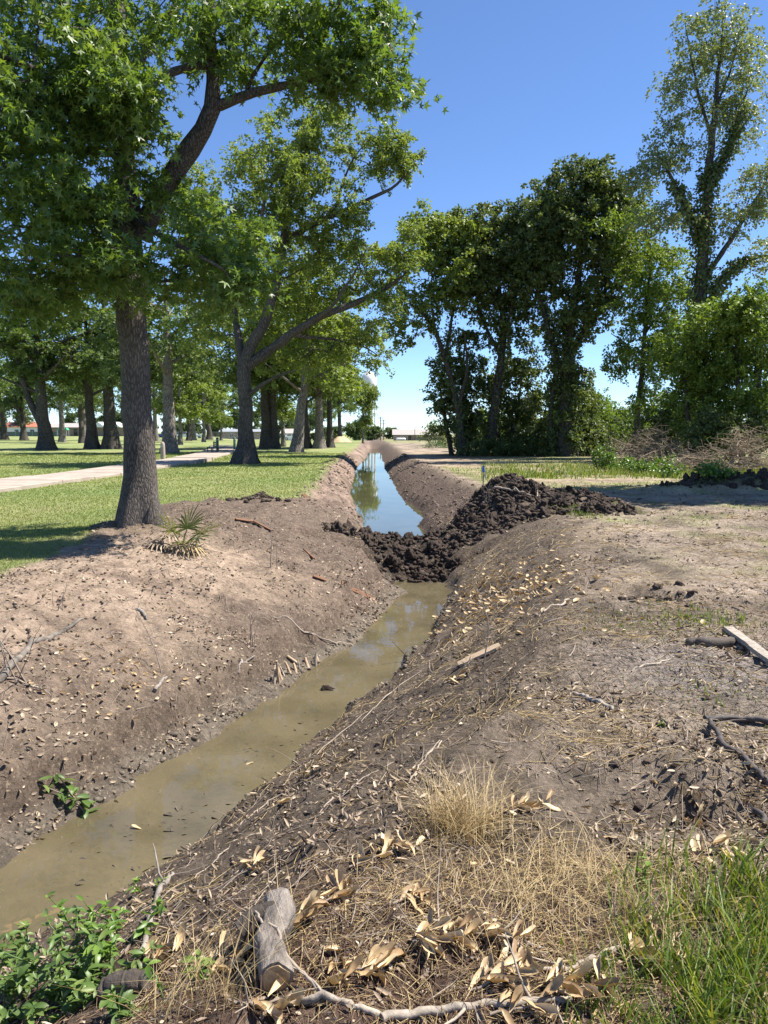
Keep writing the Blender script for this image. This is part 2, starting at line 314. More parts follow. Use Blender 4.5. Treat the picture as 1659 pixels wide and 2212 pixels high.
def H(x, y):
    x = np.asarray(x, float); y = np.asarray(y, float)
    z = ground0(x, y); dm = dam(x, y); cw = clodw(x, y)
    k = 0.12; hh = np.clip(0.5 + 0.5 * (dm - z) / k, 0, 1)
    z = np.where(dm > z - k, z + (dm - z) * hh + k * hh * (1 - hh), z) + mound(x, y)
    lawn, rgt = weights(x, y); soil = 1 - lawn
    near = sstep(60, 25, y)
    z = z + soil * near * (0.06 * fbm(x * 1.3, y * 1.3, 3) + 0.035 * fbm(x * 5, y * 5, 3) + .030 * (billow(x * 13, y * 13, 3) - .3) * sstep(18, 7, y) + .05 * np.maximum(billow(x * 3.3, y * 3.3, 3, 14.0) - .42, 0))
    lobe = sstep(-5.2, -4.4, x) * sstep(0.3, -.3, x) * sstep(10, 13, y) * sstep(21, 18, y)
    z = z + lobe * (.06 + .12 * fbm(x * 1.1, y * .9, 4, 4.0) + 0.05 * billow(x * 4, y * 4, 2)) * soil
    lip = sstep(0.5, 0, np.abs(y - 18.6 - .2 * fbm(x * 2, y * 0, 2))) * sstep(-5, -4.4, x) * sstep(-1.4, -2, x)
    z = z + lip * (.05 + .10 * fbm(x * 2.6, y * 2, 3)) 
    z = z + cw * (0.26 * (billow(x * 1.7, y * 1.7, 4, 2.0) - .28) + 0.16 * (billow(x * 4.6, y * 4.6, 4, 6.0) - .3) + .06 * fbm(x * 9, y * 9, 3, 1.0))
    # furrows along the right bank and excavator tooth marks on the far bank
    rb = sstep(I(y, XRW) - .05, I(y, XRW) + .2, x) * sstep(I(y, XRC) + .6, I(y, XRC) - .2, x)
    s = x - I(y, XRW)
    z = z + rb * sstep(15, 13, y) * (.03 * np.sin(s * 19 + 3 * fbm(x * .5, y * .4, 2)) * (.5 + fbm(x * .8, y * .5, 2, 9.0)) - .05 * np.exp(-((s - .28 - .1 * np.sin(y)) / .045) ** 2))
    z = z + rb * sstep(17, 19, y) * sstep(60, 42, y) * (.075 * np.abs(np.sin((y + s * .9) * 6.5 + 1.2 * fbm(x, y, 2))) + .05 * fbm(x * 3, y * 3, 3)) 
    lb_ = sstep(I(y, XLW) + .1, I(y, XLW) - .1, x) * sstep(I(y, XLC) - .4, I(y, XLC) + .2, x) * sstep(19, 22, y) * sstep(70, 45, y); z = z + lb_ * (.22 * fbm(x * 1.3, y * .9, 4, 7.0) + .14 * billow(x * 3.2, y * 2.4, 3))
    lb2 = sstep(I(y, XLW) + .05, I(y, XLW) - .15, x) * sstep(I(y, XLC), I(y, XLC) + .7, x) * sstep(15, 13, y); dl2 = I(y, XLW) - x
    z = z + lb2 * (.05 * sstep(.35, .75, fbm(dl2 * 3.2 + .6 * fbm(x, y, 2), y * .7, 3, 31.0) + .3) - .05 * np.exp(-((np.sin(y * 1.7 + 2 * fbm(x * .8, y * .8, 2, 4.0)) - .95) / .06) ** 2) * sstep(1.4, .3, dl2))
    # slumped scarp and cracks on the right flat
    sc = y - 8.6 + .9 * (x - 2.6) + .5 * fbm(x * 1.5, y * 1.5, 3, 5.0)
    z = z - .06 * sstep(.10, -.02, sc) * sstep(-.9, -.1, sc) * sstep(1.9, 2.3, x) * sstep(4.6, 4.0, x)
    z = z - .16 * np.exp(-(((x - 1.42) / .34) ** 2 + ((y - 3.55) / .16) ** 2)) + .07 * np.exp(-(((x - 1.5) / .42) ** 2 + ((y - 3.85) / .13) ** 2))
    z = z + lawn * (.03 * fbm(x * .4, y * .4, 2)) + far_drop(x, y)
    tb = np.exp(-(((x + 4.15) / 1.1) ** 2 + ((y - 13.4) / 1.1) ** 2)); z = z + .13 * tb
    return z
def Hf(x, y): return float(H(np.array([x]), np.array([y]))[0])
_ts = np.geomspace(1.2, 260, 2600)
def G(fx, fy):
    d = ray(fx, fy); p = d[None, :] * _ts[:, None]; z = H(p[:, 0], p[:, 1]); below = np.where(EYE + p[:, 2] < z)[0]
    i = below[0] if len(below) else len(_ts) - 1
    return np.array([p[i, 0], p[i, 1], z[i]])

# terrain sheet: one grid, fine near the camera, reaching the horizon
ys = [-2.6]
while ys[-1] < 900:
    y = ys[-1]; ys.append(y + (0.06 if y < 1 else 0.02 if y < 4.4 else 0.0046 * y if y < 42 else .022 * y if y < 130 else .06 * y))
ys = np.array(ys)
tin = np.arange(-.6, .6001, .0048); tout = .6 * 1.16 ** np.arange(1, 26)
ts_ = np.concatenate([-tout[::-1], tin, tout])
Yg, Tg = np.meshgrid(ys, ts_, indexing='ij'); Xg = Tg * (Yg + 3.0)
Zg = H(Xg.ravel(), Yg.ravel()).reshape(Xg.shape)
nr, nc = Xg.shape
i, j = np.meshgrid(np.arange(nr - 1), np.arange(nc - 1), indexing='ij')
Fg = np.stack([i * nc + j, i * nc + j + 1, (i + 1) * nc + j + 1, (i + 1) * nc + j], -1).reshape(-1, 4)
Vg = np.stack([Xg, Yg, Zg], -1).reshape(-1, 3)
def ground_col(x, y, z):
    lawn, rgt = weights(x, y); cw = clodw(x, y)
    n1 = fbm(x * .8, y * .8, 4, 1.0); n2 = fbm(x * 3.1, y * 3.1, 3, 2.0)
    dry = np.array([.4, .3, .222]); mid = np.array([.18, .138, .1]); darkc = np.array([.062, .048, .037]); grey = np.array([.23, .195, .155])
    left = x < I(y, XLW)
    zr = (z - ZN) / 1.15
    wet = np.clip(1.0 - zr * 1.15 + .5 * n1, 0, 1)                        # damp towards the waterline
    c = mid[None] * np.ones((len(x), 1))
    dl = np.clip(1.1 - 1.0 * wet + .9 * n1, 0, 1) * left * sstep(13.5, 11.5, y + .8 * n1)
    c = c + (dry - c) * dl[:, None]
    mot = np.clip(.5 * n1 + .9 * n2 + .45 * fbm(x * 9, y * 9, 3, 5.0), 0, .75) * left
    c = c + (np.array([.15, .105, .078]) - c) * mot[:, None]
    c = c + (np.array([.12, .09, .07]) - c) * (np.clip(wet * 1.15 - .1, 0, .85) * left)[:, None]
    lobe = left * sstep(12, 14, y + x * .6 + 2) * .6
    c = c + (np.array([.15, .11, .088]) - c) * np.clip(lobe + .3 * n2, 0, .8)[:, None] * left[:, None]
    rs = (~left) * 1.0; s = I(y, XRC) - x
    slope = sstep(-.5, .6, s + .4 * n1) * rs
    c = c + (np.array([.128, .1, .077]) - c) * (slope * .9)[:, None]
    flatw = rs * sstep(.3, -.6, s + .3 * n1)
    c = c + ((grey * .6 + dry * .4) * (1 + .9 * n1 + .5 * n2)[:, None] - c) * (flatw * .85)[:, None]
    pan = np.exp(-(((x - 2.4) / .75) ** 2 + ((y - 5.6) / .8) ** 2)); c = c + (np.array([.3, .255, .225]) - c) * np.clip(pan * 1.3 + .2 * n2 - .1, 0, 1)[:, None]
    tan_ = rs * sstep(18, 22, y) * sstep(75, 62, y) * sstep(0.2, 1.2, x - I(y, XRC)) * (1 - .0 * y)
    c = c + (np.array([.36, .28, .195]) * (1 + .5 * n1)[:, None] - c) * (tan_ * .75)[:, None]
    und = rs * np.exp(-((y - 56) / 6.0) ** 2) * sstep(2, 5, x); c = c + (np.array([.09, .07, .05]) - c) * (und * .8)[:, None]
    brown = np.exp(-(((x - .1) / 1.2) ** 2 + ((y - 2.2) / .7) ** 2)); c = c + (np.array([.13, .08, .058]) - c) * np.clip(brown * .8 + .4 * n2 * brown, 0, 1)[:, None]
    fb = rs * sstep(17, 19, y) * sstep(.1, .4, s); c = c + (np.array([.12, .088, .07]) - c) * (fb * .9)[:, None]
    fl = left * sstep(19, 22, y); c = c + (np.array([.22, .16, .125]) * (1 + .9 * n1 + .9 * n2)[:, None] - c) * (fl * .9)[:, None]
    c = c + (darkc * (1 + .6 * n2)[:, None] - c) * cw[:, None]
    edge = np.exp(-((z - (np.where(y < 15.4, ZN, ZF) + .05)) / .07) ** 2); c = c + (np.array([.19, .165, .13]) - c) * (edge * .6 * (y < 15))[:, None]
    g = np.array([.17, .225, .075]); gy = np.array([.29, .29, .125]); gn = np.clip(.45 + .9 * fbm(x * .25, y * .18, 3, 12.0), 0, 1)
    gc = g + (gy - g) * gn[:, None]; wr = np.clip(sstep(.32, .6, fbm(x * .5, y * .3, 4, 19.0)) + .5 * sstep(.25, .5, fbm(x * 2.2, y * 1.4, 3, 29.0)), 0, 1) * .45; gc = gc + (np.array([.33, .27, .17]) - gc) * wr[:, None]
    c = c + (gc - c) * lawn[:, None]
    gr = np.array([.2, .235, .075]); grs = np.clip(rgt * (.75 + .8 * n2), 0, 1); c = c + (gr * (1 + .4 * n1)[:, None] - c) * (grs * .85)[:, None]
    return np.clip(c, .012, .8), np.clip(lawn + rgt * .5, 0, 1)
def ground_mat():
    m, nt, ns, L, b = nmat('ground')
    at = N(nt, 'ShaderNodeAttribute', attribute_name='Col'); tc = N(nt, 'ShaderNodeTexCoord')
    gr = N(nt, 'ShaderNodeAttribute', attribute_name='Grass')
    n1 = N(nt, 'ShaderNodeTexNoise', Scale=15.0, Detail=9.0, Roughness=0.82); L.new(tc.outputs['Object'], n1.inputs[0])
    n2 = N(nt, 'ShaderNodeTexNoise', Scale=4.5, Detail=6.0, Roughness=0.68); L.new(tc.outputs['Object'], n2.inputs[0])
    a = N(nt, 'ShaderNodeMapRange'); a.inputs[1].default_value = .28; a.inputs[2].default_value = .72; a.inputs[3].default_value = .38; a.inputs[4].default_value = 1.62; L.new(n1.outputs[0], a.inputs[0])
    c = N(nt, 'ShaderNodeMapRange'); c.inputs[1].default_value = .3; c.inputs[2].default_value = .7; c.inputs[3].default_value = .72; c.inputs[4].default_value = 1.28; L.new(n2.outputs[0], c.inputs[0])
    mu = N(nt, 'ShaderNodeMath', operation='MULTIPLY'); L.new(a.outputs[0], mu.inputs[0]); L.new(c.outputs[0], mu.inputs[1])
    vm = N(nt, 'ShaderNodeVectorMath', operation='SCALE'); L.new(at.outputs['Color'], vm.inputs[0]); L.new(mu.outputs[0], vm.inputs['Scale'])
    # pale flecks of chaff
    mp = N(nt, 'ShaderNodeMapping'); mp.inputs['Scale'].default_value = (52, 17, 30); mp.inputs['Rotation'].default_value = (0, 0, .5); L.new(tc.outputs['Object'], mp.inputs[0])
    n3 = N(nt, 'ShaderNodeTexNoise', Scale=1.0, Detail=2.0); L.new(mp.outputs[0], n3.inputs[0])
    fl = N(nt, 'ShaderNodeMapRange'); fl.inputs[1].default_value = .62; fl.inputs[2].default_value = .67; fl.inputs[4].default_value = .6; L.new(n3.outputs[0], fl.inputs[0])
    iv = N(nt, 'ShaderNodeMath', operation='SUBTRACT'); iv.inputs[0].default_value = 1; L.new(gr.outputs['Fac'], iv.inputs[1])
    fm = N(nt, 'ShaderNodeMath', operation='MULTIPLY'); L.new(fl.outputs[0], fm.inputs[0]); L.new(iv.outputs[0], fm.inputs[1])
    mx = N(nt, 'ShaderNodeMixRGB'); L.new(fm.outputs[0], mx.inputs[0]); L.new(vm.outputs[0], mx.inputs[1]); mx.inputs[2].default_value = (.42, .33, .23, 1)
    mp2 = N(nt, 'ShaderNodeMapping'); mp2.inputs['Scale'].default_value = (20, 55, 34); mp2.inputs['Rotation'].default_value = (0, 0, -.35); mp2.inputs['Location'].default_value = (7, 3, 1); L.new(tc.outputs['Object'], mp2.inputs[0])
    n5 = N(nt, 'ShaderNodeTexNoise', Scale=1.0, Detail=3.0); L.new(mp2.outputs[0], n5.inputs[0])
    f2 = N(nt, 'ShaderNodeMapRange'); f2.inputs[1].default_value = .58; f2.inputs[2].default_value = .66; f2.inputs[4].default_value = .65; L.new(n5.outputs[0], f2.inputs[0])
    fm2 = N(nt, 'ShaderNodeMath', operation='MULTIPLY'); L.new(f2.outputs[0], fm2.inputs[0]); L.new(iv.outputs[0], fm2.inputs[1])
    mx3 = N(nt, 'ShaderNodeMixRGB', blend_type='MULTIPLY'); L.new(fm2.outputs[0], mx3.inputs[0]); L.new(mx.outputs[0], mx3.inputs[1]); mx3.inputs[2].default_value = (.55, .48, .43, 1); mx = mx3
    L.new(mx.outputs[0], b.inputs['Base Color']); b.inputs['Roughness'].default_value = .92; b.inputs['Specular IOR Level'].default_value = .15
    n4 = N(nt, 'ShaderNodeTexNoise', Scale=14.0, Detail=9.0, Roughness=0.8); L.new(tc.outputs['Object'], n4.inputs[0])
    wv = N(nt, 'ShaderNodeMixRGB', blend_type='ADD'); wv.inputs[0].default_value = .25; L.new(tc.outputs['Object'], wv.inputs[1]); L.new(n2.outputs[1], wv.inputs[2])
    vo = N(nt, 'ShaderNodeTexVoronoi', feature='DISTANCE_TO_EDGE'); vo.inputs['Scale'].default_value = 16.0; L.new(wv.outputs[0], vo.inputs[0])
    vr = N(nt, 'ShaderNodeMapRange'); vr.inputs[2].default_value = .07; vr.inputs[3].default_value = 0; vr.inputs[4].default_value = .55; L.new(vo.outputs[0], vr.inputs[0])
    ck = N(nt, 'ShaderNodeAttribute', attribute_name='Crack'); vm2 = N(nt, 'ShaderNodeMath', operation='MULTIPLY'); L.new(vr.outputs[0], vm2.inputs[0]); L.new(ck.outputs['Fac'], vm2.inputs[1])
    ad = N(nt, 'ShaderNodeMath', operation='ADD'); L.new(n4.outputs[0], ad.inputs[0]); L.new(vm2.outputs[0], ad.inputs[1])
    bp = N(nt, 'ShaderNodeBump', Strength=1.0, Distance=0.06); L.new(ad.outputs[0], bp.inputs['Height']); L.new(bp.outputs[0], b.inputs['Normal'])
    return m
M['ground'] = ground_mat()
gme = mesh('ground', Vg, Fg, M['ground'])
gc_, gg_ = ground_col(Vg[:, 0], Vg[:, 1], Vg[:, 2])
ca = gme.color_attributes.new('Col', 'FLOAT_COLOR', 'POINT'); ca.data.foreach_set('color', np.concatenate([gc_, np.ones((len(gc_), 1))], 1).astype(np.float32).ravel())
fa = gme.attributes.new('Grass', 'FLOAT', 'POINT'); fa.data.foreach_set('value', gg_.astype(np.float32))
fk = gme.attributes.new('Crack', 'FLOAT', 'POINT'); fk.data.foreach_set('value', (np.clip(np.exp(-(((Vg[:, 0] - 2.3) / 1.2) ** 2 + ((Vg[:, 1] - 5.8) / 1.6) ** 2)) * 3, .1, 2.2) * (Vg[:, 0] > I(Vg[:, 1], XRW))).astype(np.float32))
ground = ob('ground', gme); ground['kind'] = 'structure'

# ------------------------------------------------------------------ water
def water_mat(name, murk, dark, transp, rough, sc, wave):
    m, nt, ns, L, b = nmat(name); ns.remove(b); out = ns['Material Output']
    tc = N(nt, 'ShaderNodeTexCoord')
    no = N(nt, 'ShaderNodeTexNoise', Scale=1.6, Detail=4.0); L.new(tc.outputs['Object'], no.inputs[0])
    c = ramp(nt, no.outputs[0], [(.35, dark), (.6, murk)])
    df = N(nt, 'ShaderNodeBsdfDiffuse'); L.new(c, df.inputs[0])
    tr = N(nt, 'ShaderNodeBsdfTransparent'); tr.inputs[0].default_value = (.7, .62, .45, 1)
    m1 = N(nt, 'ShaderNodeMixShader'); m1.inputs[0].default_value = 1 - transp; L.new(tr.outputs[0], m1.inputs[1]); L.new(df.outputs[0], m1.inputs[2])
    gl = N(nt, 'ShaderNodeBsdfGlossy'); gl.inputs['Roughness'].default_value = rough
    fr = N(nt, 'ShaderNodeFresnel'); fr.inputs[0].default_value = 1.34
    nw = N(nt, 'ShaderNodeTexNoise', Scale=sc, Detail=3.0); L.new(tc.outputs['Object'], nw.inputs[0])
    bp = N(nt, 'ShaderNodeBump', Strength=wave, Distance=0.02); L.new(nw.outputs[0], bp.inputs['Height'])
    L.new(bp.outputs[0], gl.inputs['Normal']); L.new(bp.outputs[0], fr.inputs['Normal'])
    m2 = N(nt, 'ShaderNodeMixShader'); L.new(fr.outputs[0], m2.inputs[0]); L.new(m1.outputs[0], m2.inputs[1]); L.new(gl.outputs[0], m2.inputs[2])
    L.new(m2.outputs[0], out.inputs[0]); return m
M['mudwater'] = water_mat('muddy_water', (.245, .205, .125), (.175, .148, .088), .52, .02, 5.0, .035)
M['canal'] = water_mat('canal_water', (.12, .12, .06), (.09, .09, .045), .2, .015, 3.0, .03)
def water_strip(name, yy, z, mat):
    yy = np.array(yy); l = I(yy, XLW) - .7; r = I(yy, XRW) + .7; V = []
    for a, b_, c in zip(yy, l, r):
        for t in np.linspace(0, 1, 7): V.append((b_ + (c - b_) * t, a, z))
    n = len(yy); i, j = np.meshgrid(np.arange(n - 1), np.arange(6), indexing='ij')
    o = ob(name, mesh(name, V, np.stack([i * 7 + j, i * 7 + j + 1, (i + 1) * 7 + j + 1, (i + 1) * 7 + j], -1).reshape(-1, 4), mat)); o['kind'] = 'structure'; return o
water_strip('ditch_water', np.linspace(-2.4, 15.6, 40), ZN, M['mudwater'])
water_strip('canal_water', np.linspace(16.2, 117, 60), ZF, M['canal'])

# ------------------------------------------------------------------ concrete path of slabs
path = bpy.data.objects.new('path', None); COL.objects.link(path); path['kind'] = 'structure'
pc = lambda y: I(y, [(-5, -12.6), (10, -12.2), (22, -11.9), (30, -11.35), (44, -11.3), (57, -12.3), (75, -15), (95, -19.5)])
edges = []; yy = 9.0
while yy < 92: edges.append(yy); yy += 2.4 if yy < 44 else 3.0
for a, b_ in zip(edges[:-1], edges[1:]):
    m_ = MB(); ya, yb = a + .012, b_ - .012; xa, xb = float(pc(ya)), float(pc(yb)); hw = 1.25
    dx, dy = xb - xa, yb - ya; ln = math.hypot(dx, dy); nx, ny = dy / ln, -dx / ln
    zt = max(Hf(xa, ya), Hf(xb, yb)) + .11 + random.uniform(-.008, .008); q = .02
    ring = lambda e, z: [(xa - nx * (hw - e), ya - ny * (hw - e), z), (xa + nx * (hw - e), ya + ny * (hw - e), z), (xb + nx * (hw - e), yb + ny * (hw - e), z), (xb - nx * (hw - e), yb - ny * (hw - e), z)]
    V = ring(0, zt - .3) + ring(0, zt - q) + ring(q, zt)
    Q = [(0, 1, 5, 4), (1, 2, 6, 5), (2, 3, 7, 6), (3, 0, 4, 7), (4, 5, 9, 8), (5, 6, 10, 9), (6, 7, 11, 10), (7, 4, 8, 11), (8, 9, 10, 11), (3, 2, 1, 0)]
    m_.add(V, Q=Q); m_.build('path_slab', M['concrete'], path, smooth=False)
# kerb blocks beside the shaded bend
for k in range(6):
    y = 41 + k * 1.05; x = float(pc(y)) + 1.25 + .17; m_ = MB(); m_.box((x, y, Hf(x, y) + .05), (.3, .8, .26), rz=.06 * (k % 3)); m_.build('kerb_block', M['concrete'], path, smooth=False)

# ------------------------------------------------------------------ trees
def norm(a): return a / (np.linalg.norm(a, axis=-1, keepdims=True) + 1e-9)
def leaves(mb, pos, dr, nrm, size, kind='diamond', width=.5):
    """leaf blades: pos = stalk end, dr = towards tip, nrm = face normal, size = length"""
    n = len(pos); d = norm(dr); nn = norm(nrm - d * np.sum(nrm * d, 1, keepdims=True)); s = np.cross(nn, d)
    size = np.broadcast_to(size, (n,))[:, None, None]
    if kind == 'star':
        ang = np.radians([-118, -88, -58, -29, 0, 29, 58, 88, 118]); rr = np.array([.6, .3, .88, .36, 1.05, .36, .88, .3, .6])
        loc = np.concatenate([[[0, 0, 0]], np.stack([np.sin(ang) * rr, np.cos(ang) * rr, np.where(rr > .5, -.12, .05)], 1)]); loc[:, 1] += .15
        loc *= .62
        F = np.array([(0, k, k + 1) for k in range(1, 9)])
    elif kind == 'diamond':
        loc = np.array([(0, 0, 0), (width / 2, .45, .1), (0, 1, -.08), (-width / 2, .45, .1)]); F = np.array([(0, 1, 2), (0, 2, 3)])
    elif kind == 'curl':
        loc = np.array([(0, 0, 0), (width / 2, .35, .16), (0, .4, 0), (-width / 2, .35, .16), (width * .45, .75, .28), (0, .8, .14), (-width * .45, .75, .28), (0, 1.05, .3)])
        F = np.array([(0, 1, 2), (0, 2, 3), (1, 4, 2), (4, 5, 2), (2, 5, 3), (5, 6, 3), (4, 7, 5), (5, 7, 6)])
    else:   # blade
        loc = np.array([(-width / 2, 0, 0), (width / 2, 0, 0), (0, 1, 0)]); F = np.array([(0, 1, 2)])
    V = pos[:, None, :] + size * (loc[None, :, 0:1] * s[:, None] + loc[None, :, 1:2] * d[:, None] + loc[None, :, 2:3] * nn[:, None])
    k = len(loc); mb.add(V.reshape(-1, 3), T=(F[None] + (np.arange(n) * k)[:, None, None]).reshape(-1, 3))
def in_blob(rng, c, r, n):
    v = norm(rng.normal(0, 1, (n, 3))) * rng.uniform(0, 1, (n, 1)) ** (1 / 2.4); return np.asarray(c) + v * np.asarray(r)
def sprays(mb, C, rng, nl, rad, size, kind, tw=5, up=.55, axis=None, droop=.25, width=.55, flatz=.55):
    """leafy sprays round every centre in C"""
    n = len(C)
    if n == 0: return
    td = norm(rng.normal(0, 1, (n, tw, 3)) * np.array([1, 1, flatz]))
    tl = rad * rng.uniform(.5, 1.25, (n, tw)) * rng.uniform(.75, 1.3, (n, 1))
    ti = rng.integers(0, tw, (n, nl)); ii = np.arange(n)[:, None]
    d = td[ii, ti]; L = tl[ii, ti]; f = rng.uniform(.12, 1, (n, nl)) ** .75
    pos = C[:, None, :] + d * (L * f)[..., None]; pos[..., 2] -= droop * L * f ** 2
    pos = pos + rng.normal(0, .10 * rad, pos.shape)
    dr = d + rng.normal(0, .7, pos.shape); dr[..., 2] -= .35
    nm = rng.normal(0, .6, pos.shape); nm[..., 2] += up
    leaves(mb, pos.reshape(-1, 3), dr.reshape(-1, 3), nm.reshape(-1, 3), size * rng.uniform(.65, 1.2, n * nl), kind, width)
    return td, tl
def grow(limbs, C, rng, step=.5, rt=.007, maxr=.2):
    """twigs that reach every spray centre from the nearest wood"""
    pts = []; par = []; fixed = []
    for p, r in limbs:
        for q in p: pts.append(q); par.append(-1); fixed.append(1)
    pts = np.array(pts); n0 = len(pts); cap = n0 + len(C) * 14
    buf = np.zeros((cap, 3)); buf[:n0] = pts; par = par + [-1] * (cap - n0); cnt = n0
    d0 = np.array([np.min(np.linalg.norm(pts - c, axis=1)) for c in C]) if len(C) else []
    tips = []
    for ci in np.argsort(d0):
        c = C[ci]; v = c - buf[:cnt]; dist = np.linalg.norm(v, axis=1) + .5 * np.maximum(-v[:, 2], 0) + np.where(np.arange(cnt) < n0, 0, .1)
        k = int(np.argmin(dist)); a = buf[k].copy(); L = np.linalg.norm(c - a); m_ = min(max(int(L / step), 1), 12)
        side = rng.normal(0, .09, 3) * L; prev = k
        for q in range(1, m_ + 1):
            t = q / m_; p = a + (c - a) * t + side * math.sin(math.pi * t) + np.array([0, 0, .12 * L * math.sin(math.pi * t)])
            buf[cnt] = p; par[cnt] = prev; prev = cnt; cnt += 1
        tips.append(prev)
    w = np.zeros(cnt)
    for t in tips: w[t] += rt ** 2.2
    for k in range(cnt - 1, n0 - 1, -1):
        if par[k] >= 0: w[par[k]] += w[k]
    r = np.minimum(np.maximum(w, rt ** 2.2) ** (1 / 2.2), maxr)
    idx = np.arange(n0, cnt); pa = np.array(par[n0:cnt]); ra = np.where(pa < n0, r[idx] * 1.15, r[np.maximum(pa, 0)]); ra = np.minimum(ra, r[idx] * 1.6)
    return buf[pa], buf[idx], ra, r[idx]
def flare_lobe(ph, k, depth, hfr):
    def f(t, a): e = math.exp(-t / hfr); return 1 + depth * e * (1.0 + .7 * np.sin(k * a + ph) + .35 * np.sin((k + 2) * a + 2 * ph))
    return f
def make_tree(name, label, cat, limbs, blobs, leafm, barkm, seed, nl=26, rad=.5, lsize=.13, kind='diamond', rt=.008, k=10, up=.55, group=None, base=None, flare=.55, hfr=.05, extra=None, twigs=True, ivy=None, width=.55, droop=.25, maxr=.2):
    """limbs: list of (pts, radii) in world coords, first = trunk. blobs: (centre, radii, sprays)"""
    rng = np.random.default_rng(seed); base = np.asarray(limbs[0][0][0] if base is None else base, float)
    root = thing(name, label, cat, base, 0, group)
    L2 = []; tb = MB(); lb = MB(); LIMB = []
    for q, (p, r) in enumerate(limbs):
        p = np.asarray(p, float) - base; d = np.linalg.norm(np.diff(p, axis=0), axis=1).sum()
        pp, t = wob(p, .012 * d ** .5, rng, max(10, int(d / .35)))
        dd = np.concatenate([[0], np.cumsum(np.linalg.norm(np.diff(p, axis=0), axis=1))]); rr = np.interp(t, dd / dd[-1], r)
        if q == 0: pp[0, 2] -= .15; tb.tube(pp, rr, k + 6, lobe=flare_lobe(seed, 4 + seed % 3, flare, hfr))
        else:
            tl = MB(); tl.tube(pp, rr * (1 + .06 * rng.normal(0, 1, len(rr))), k); LIMB.append(tl)
        L2.append((pp, rr))
    C = np.concatenate([in_blob(rng, np.asarray(c) - base, r, n) for c, r, n in blobs])
    tr = tb.build('trunk', barkm, root)
    if twigs:
        A, B, ra, rb = grow(L2, C, rng, rt=rt, maxr=maxr); big = rb > .03
        lb.segs(A[big], B[big], ra[big], rb[big], 6); lb.segs(A[~big], B[~big], ra[~big], rb[~big], 3)
    for tl in LIMB: tl.build('limb', barkm, root)
    if lb.n: bo = lb.build('branches', barkm, root); bo['kind'] = 'stuff'
    cm = MB(); sprays(cm, C, rng, nl, rad, lsize, kind, up=up, width=width, droop=droop)
    if extra is not None: extra(cm, base, rng)
    if ivy:
        im = MB()
        for li, (p, r) in enumerate(L2[:ivy[0]]):
            n = int(ivy[1] * np.linalg.norm(np.diff(p, axis=0), axis=1).sum()); t = (len(p) - 1.01) * rng.uniform(0, 1, n) ** 1.3 * (ivy[3] if len(ivy) > 3 else 1.0); i0 = t.astype(int); f = (t - i0)[:, None]
            a = rng.uniform(0, 2 * np.pi, n); o = np.stack([np.cos(a), np.sin(a), rng.normal(0, .3, n)], 1)
            pos = p[i0] * (1 - f) + p[i0 + 1] * f + o * (r[i0][:, None] + rng.uniform(.0, ivy[2], (n, 1)))
            leaves(im, pos, o * .4 + rng.normal(0, .5, (n, 3)) - np.array([0, 0, .5]), o + rng.normal(0, .4, (n, 3)), .2 * rng.uniform(.7, 1.2, n), 'diamond', .8)
        io = im.build('ivy', M['dark'], root); io['kind'] = 'stuff'
    cr = cm.build('crown', leafm, root); cr['kind'] = 'stuff'
    return root
def pl(Y, *pts):
    """measured picture points -> world points; third value = metres nearer(-)/farther(+)"""
    return [P(p[0], p[1], Y + (p[2] if len(p) > 2 else 0)) for p in pts]
def pb(Y, *bl):
    out = []
    for cx, cy, rx, ry, dy, ry_m, n in bl:
        k = MPU(Y + dy); out.append((P(cx, cy, Y + dy), (rx * k, ry_m, ry * k), n))
    return out

# ---- the big sweetgum at the grass edge
YN = 13.4; kN = MPU(YN)
tp = pl(YN, (304, 1152), (305, 1060), (297, 940), (287, 800), (285, 620), (283, 490), (268, 350), (264, 240, .2), (255, 100, .3), (240, -60, .3), (250, -260, .2), (260, -420, 0))
tp[0] = np.array([tp[0][0], tp[0][1], Hf(tp[0][0], tp[0][1]) - .05])
tr_ = [.31, .275, .25, .232, .245, .23, .17, .155, .16, .13, .09, .04]
gl_ = [(tp, tr_),
       (pl(YN, (300, 510), (330, 450, -.1), (385, 350, -.3), (430, 298, -.4), (470, 232, -.5), (462, 150, -.5), (446, 70, -.6), (450, -40, -.6), (470, -180, -.5)), [.2, .17, .15, .14, .14, .10, .085, .07, .03]),
       (pl(YN, (474, 228, -.5), (530, 206, -.6), (600, 186, -.7), (672, 170, -.8), (760, 140, -.9), (850, 120, -1)), [.085, .072, .06, .048, .032, .015]),
       (pl(YN, (463, 140, -.5), (415, 142, -.8), (370, 152, -1), (335, 178, -1.2), (300, 230, -1.4)), [.07, .065, .06, .05, .03]),
       (pl(YN, (266, 300, .1), (180, 230, -.6), (90, 160, -1.4), (0, 120, -2)), [.1, .08, .06, .03]),
       (pl(YN, (266, 330, .1), (160, 330, .8), (50, 300, 1.5), (-60, 290, 2)), [.09, .07, .05, .03]),
       (pl(YN, (262, 200, .2), (330, 90, 1), (400, -20, 1.8), (440, -140, 2.2)), [.09, .07, .05, .03]),
       (pl(YN, (283, 500), (200, 470, -.2), (100, 480, .4), (20, 520, .8)), [.05, .04, .03, .015]),
       (pl(YN, (285, 480), (360, 470, 1), (430, 500, 1.8), (500, 540, 2)), [.07, .055, .04, .02]),
       (pl(YN, (285, 470), (330, 500, -1), (400, 540, -1.8), (480, 580, -2.2)), [.06, .045, .03, .015]),
       (pl(YN, (530, 206, -.6), (545, 160, -.6), (580, 110, -.5), (640, 60, -.5)), [.035, .03, .02, .012])]
